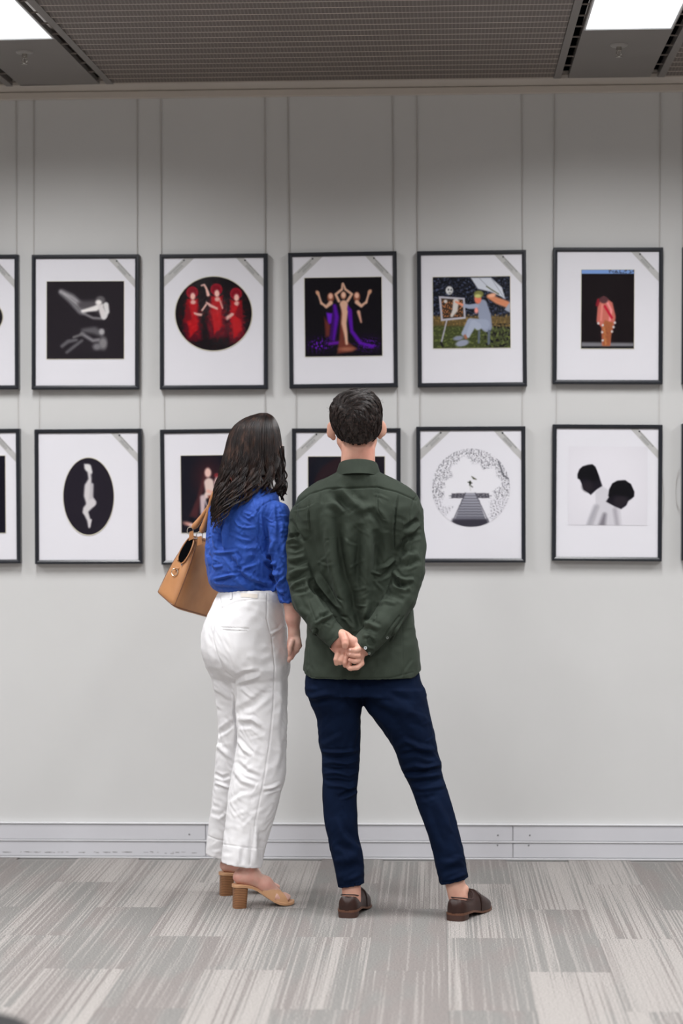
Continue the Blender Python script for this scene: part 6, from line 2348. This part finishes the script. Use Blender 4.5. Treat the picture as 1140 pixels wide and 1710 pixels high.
# loose curls at the right, open enough to see between
for li in range(12):
    x0_ = r.uniform(462, 474)
    ph_ = r.uniform(0, 7)
    yend = r.uniform(822, 840)
    dd = -.955 - r.uniform(-.03, .05)
    for _ in range(14):
        pts = []
        jx, jd = r.normal(0, .5), r.normal(0, .002)
        for j in range(30):
            t = j / 29
            y_ = 745 + (yend - 745) * t
            g_ = np.clip((t - .1) / .5, 0, 1)
            x_ = x0_ + jx + g_ * 4.6 * math.sin(2 * math.pi * (y_ - 745) / 38 + ph_ + li) + 3 * t
            pts.append(pp(min(x_, 480), y_, dd + jd + .006 * math.cos(2 * math.pi * y_ / 34 + ph_)))
        SP.append(pts)
        SR.append(np.linspace(.0014, .0006, 30))
V2, F2 = strands(np.array(SP), np.array(SR), 3)
link('hair_strands', mesh(V2, F2, m_hairw, True), whair, kind='stuff')

# ================================================================== handbag on her left shoulder
bag = empty('handbag', (float(pp(310, 1010, -.80)[0]), -.80, 0.0), 'tan leather handbag with unzipped top, hanging from the left shoulder of the woman', 'handbag')
bo = np.array(bag.location)
A_, B_, T_ = pp(258, 986, -.745), pp(291, 1015, -.850), pp(317, 897, -.790)
U = pp(352, 1032, -.615) - B_
U = U * 1.18
cb = (A_ + B_) / 2 + U / 2
ct = T_ + U * .92 / 2
Vb = (B_ - A_) / 2


def bagp(s_, th, sc_=1.0):
    """s_ 0 bottom .. 1 top, th around (180 = end seen at the left, -90 = panel towards the viewer)"""
    n = 5.5 - 2.5 * s_
    cu, cv = math.cos(th), math.sin(th)
    u_ = np.sign(cu) * abs(cu) ** (2 / n)
    v_ = np.sign(cv) * abs(cv) ** (2 / n)
    bul = math.sin(math.pi * min(1, s_ * 1.02)) ** .8
    lu = (.5 * (1 - .16 * s_)) * (1 + .02 * bul)
    lv = math.sqrt(max(0.0, 1 - min(1, s_) ** 2)) * .82 + .18
    c = cb + (ct - cb) * s_
    return c + U * lu * u_ * sc_ + (-Vb) * lv * v_ * sc_ - bo


# end face of the bag leans in towards the top like a doctor's bag
rings = []
th = np.linspace(0, 2 * math.pi, 72, endpoint=False)
for s_, k_ in ((0, .9), (0, .975), (.02, 1.0), (.08, 1.01), (.2, 1), (.35, 1), (.5, 1), (.65, 1), (.8, 1), (.9, 1), (.96, .97), (1.0, .86), (1.015, .6)):
    z0_ = -.004 if k_ < .95 and s_ == 0 else 0
    rings.append(np.array([bagp(s_, t, k_) + np.array([0, 0, z0_]) for t in th]))
s = MB()
s.ring_loft(rings)
body_ = s.build('bag_body', m_tan, bag, True)
for q_ in (math.pi - .62, math.pi + .62, -.62, .62):       # piped seams at the corners
    s = MB()
    s.tube([bagp(x, q_, 1.004) for x in np.linspace(.01, .985, 20)], .0016, 6)
    s.build('seam_piping', m_edge, body_, True)
s = MB()
s.tube([bagp(.015, t, 1.004) for t in th], .0018, 6, closed=True)
s.build('seam_piping', m_edge, body_, True)
# the open zip: a black strip stands in for the shaded hollow, down the end and along the top, between two rims


OUT = -U / np.linalg.norm(U)


def zipline(off, n=26):
    P = []
    for k in range(n):
        t = k / (n - 1)
        if t < .5:
            s_ = .60 + .40 * (t / .5)
            P.append(bagp(s_, math.pi + off * (.12 + math.sin(math.pi * min(.5, t * .98)) ** .8), 1.0) + OUT * .004)
        else:
            f = (t - .5) / .5
            p = bagp(1.0, math.pi, 1.0)
            p2 = bagp(1.0, 0, 1.0)
            q_ = p + (p2 - p) * f * .96 + np.array([0, 0, .006]) * math.sin(math.pi * f)
            q_ = q_ - (-Vb) / np.linalg.norm(Vb) * off * .014 * math.sin(math.pi * (1 - f * .75) ) ** .5 * 1.0
            P.append(q_ + np.array([0, 0, .005]) + OUT * .004 * (1 - f))
    return np.array(P)


l_, r_ = zipline(.40), zipline(-.40)
rows_ = []
for k in range(26):
    t = k / 25
    if t < .5:
        s_ = .60 + .40 * (t / .5)
        o_ = .40 * (.12 + math.sin(math.pi * min(.5, t * .98)) ** .8)
        rows_.append([bagp(s_, math.pi + o_ * q, 1.0) + OUT * .0035 for q in np.linspace(1, -1, 9)])
    else:
        rows_.append([l_[k] + (r_[k] - l_[k]) * q + np.array([0, 0, .002]) for q in np.linspace(0, 1, 9)])
s = MB()
s.ring_loft(rows_, close=False, cap=False)
s.build('bag_opening_shade', m_dark, body_, True)
for P in (l_, r_):
    s = MB()
    s.tube(P, .0030, 8)
    s.build('zip_rim', m_tan, body_, True)
s = MB()
s.tube([l_[0] + (0, -.003, 0), l_[0] + (0.0, -.004, -.008)], .002, 6)
s.build('zip_pull', m_nickel, body_, True)


def ring3(c, r, axis_, tube=.0018, squash=1.0, seg=28):
    n = np.asarray(axis_, float); n = n / np.linalg.norm(n)
    a = np.cross(n, (0, 0, 1)); a /= np.linalg.norm(a)
    b = np.cross(n, a)
    t = np.linspace(0, 2 * math.pi, seg, endpoint=False)
    s = MB()
    s.tube(c + r * np.cos(t)[:, None] * a + r * squash * np.sin(t)[:, None] * b, tube, 8, closed=True)
    return s


# D ring and tab on the end
c = bagp(.43, math.pi, 1.0) + OUT * .007
ring3(c, .0135, OUT, .0016).build('d_ring', m_nickel, bag, True)
t0_ = bagp(.49, math.pi, 1.0) + OUT * .004
s = MB(); s.tube([t0_ + (-.008, 0, .001), t0_, t0_ + (.008, 0, -.001)], .0055, 8)
s.build('ring_tab', m_tan, bag, True)
# handles
for (rx, ry, tabx, taby, pts, dep) in (
        (317.5, 886.5, 319, 894.5, [(322, 882), (330, 873), (343, 855), (354, 838), (362, 829), (370, 832), (378, 850)], -.785),
        (333.0, 894.5, 333, 903.0, [(336, 889), (340.5, 878), (347, 858), (352, 836), (359, 818), (369, 812), (381, 830)], -.835)):
    rc = pp(rx, ry, dep) - bo
    ring3(rc, .0125, (.3, 1, 0), .0016, 1.15).build('handle_ring', m_nickel, bag, True)
    s = MB()
    a, b = pp(tabx - 4, taby + 2.5, dep) - bo, pp(tabx + 4.5, taby - 1.5, dep - .004) - bo
    d = np.array([0, -.0025, 0])
    e = pp(tabx - 2.6, taby - 6.5, dep) - bo
    f_ = pp(tabx + 3.6, taby - 8.5, dep - .004) - bo
    lo = np.array([0, 0, -.014])
    s.add([a + lo + d, b + lo + d, f_ + d, e + d, a + lo - d, b + lo - d, f_ - d, e - d],
          [(0, 1, 2, 3), (4, 7, 6, 5), (0, 4, 5, 1), (1, 5, 6, 2), (2, 6, 7, 3), (3, 7, 4, 0)])
    s.build('handle_tab', m_tan, bag)
    s = MB()
    P = [pp(x, y, dep + (0, -.005, -.015, -.03, -.035, -.005, .05)[k]) - bo for k, (x, y) in enumerate(pts)]
    P = np.array(P)
    tt = np.linspace(0, len(P) - 1, 30)
    PP = np.stack([np.interp(tt, range(len(P)), P[:, k]) for k in range(3)], -1)
    for _ in range(3):
        PP[1:-1] = (PP[:-2] + 2 * PP[1:-1] + PP[2:]) / 4
    R = np.interp(tt, [0, .5, 1.2, 2.0, 6], [.0085, .0125, .0105, .0078, .0078])
    s.tube(PP, R, 10)
    h_ = s.build('handle', m_tan, bag, True)
    rv = pp(pts[1][0] + .5, pts[1][1] + 1, dep - .013) - bo
    s = MB(); s.lathe([(0, -.0015), (.0035, -.0008), (.004, .001), (0, .002)], rv, 12, 'y')
    s.build('rivet', m_edge, h_, True)
# ---- the black stool at the corner of the picture
sx, sy = 0.0, 0.0
s = MB()
s.lathe([(0.0, .455), (.17, .455), (.195, .448), (.205, .43), (.205, .40), (.19, .39), (0.0, .39)], (0, 0, 0), 40)
s.build('seat', m_vinyl, st, True)
for a in range(4):
    q = math.radians(45 + 90 * a)
    s = MB()
    s.tube([(.12 * math.cos(q), .12 * math.sin(q), .392), (.19 * math.cos(q), .19 * math.sin(q), 0.008)], .012, 10)
    s.build('leg', m_vinyl, st, True)
s = MB()
t = np.linspace(0, 2 * math.pi, 30, endpoint=False)
s.tube(np.stack([.168 * np.cos(t), .168 * np.sin(t), np.full(30, .13)], -1), .007, 8, closed=True)
s.build('foot_ring', m_vinyl, st, True)
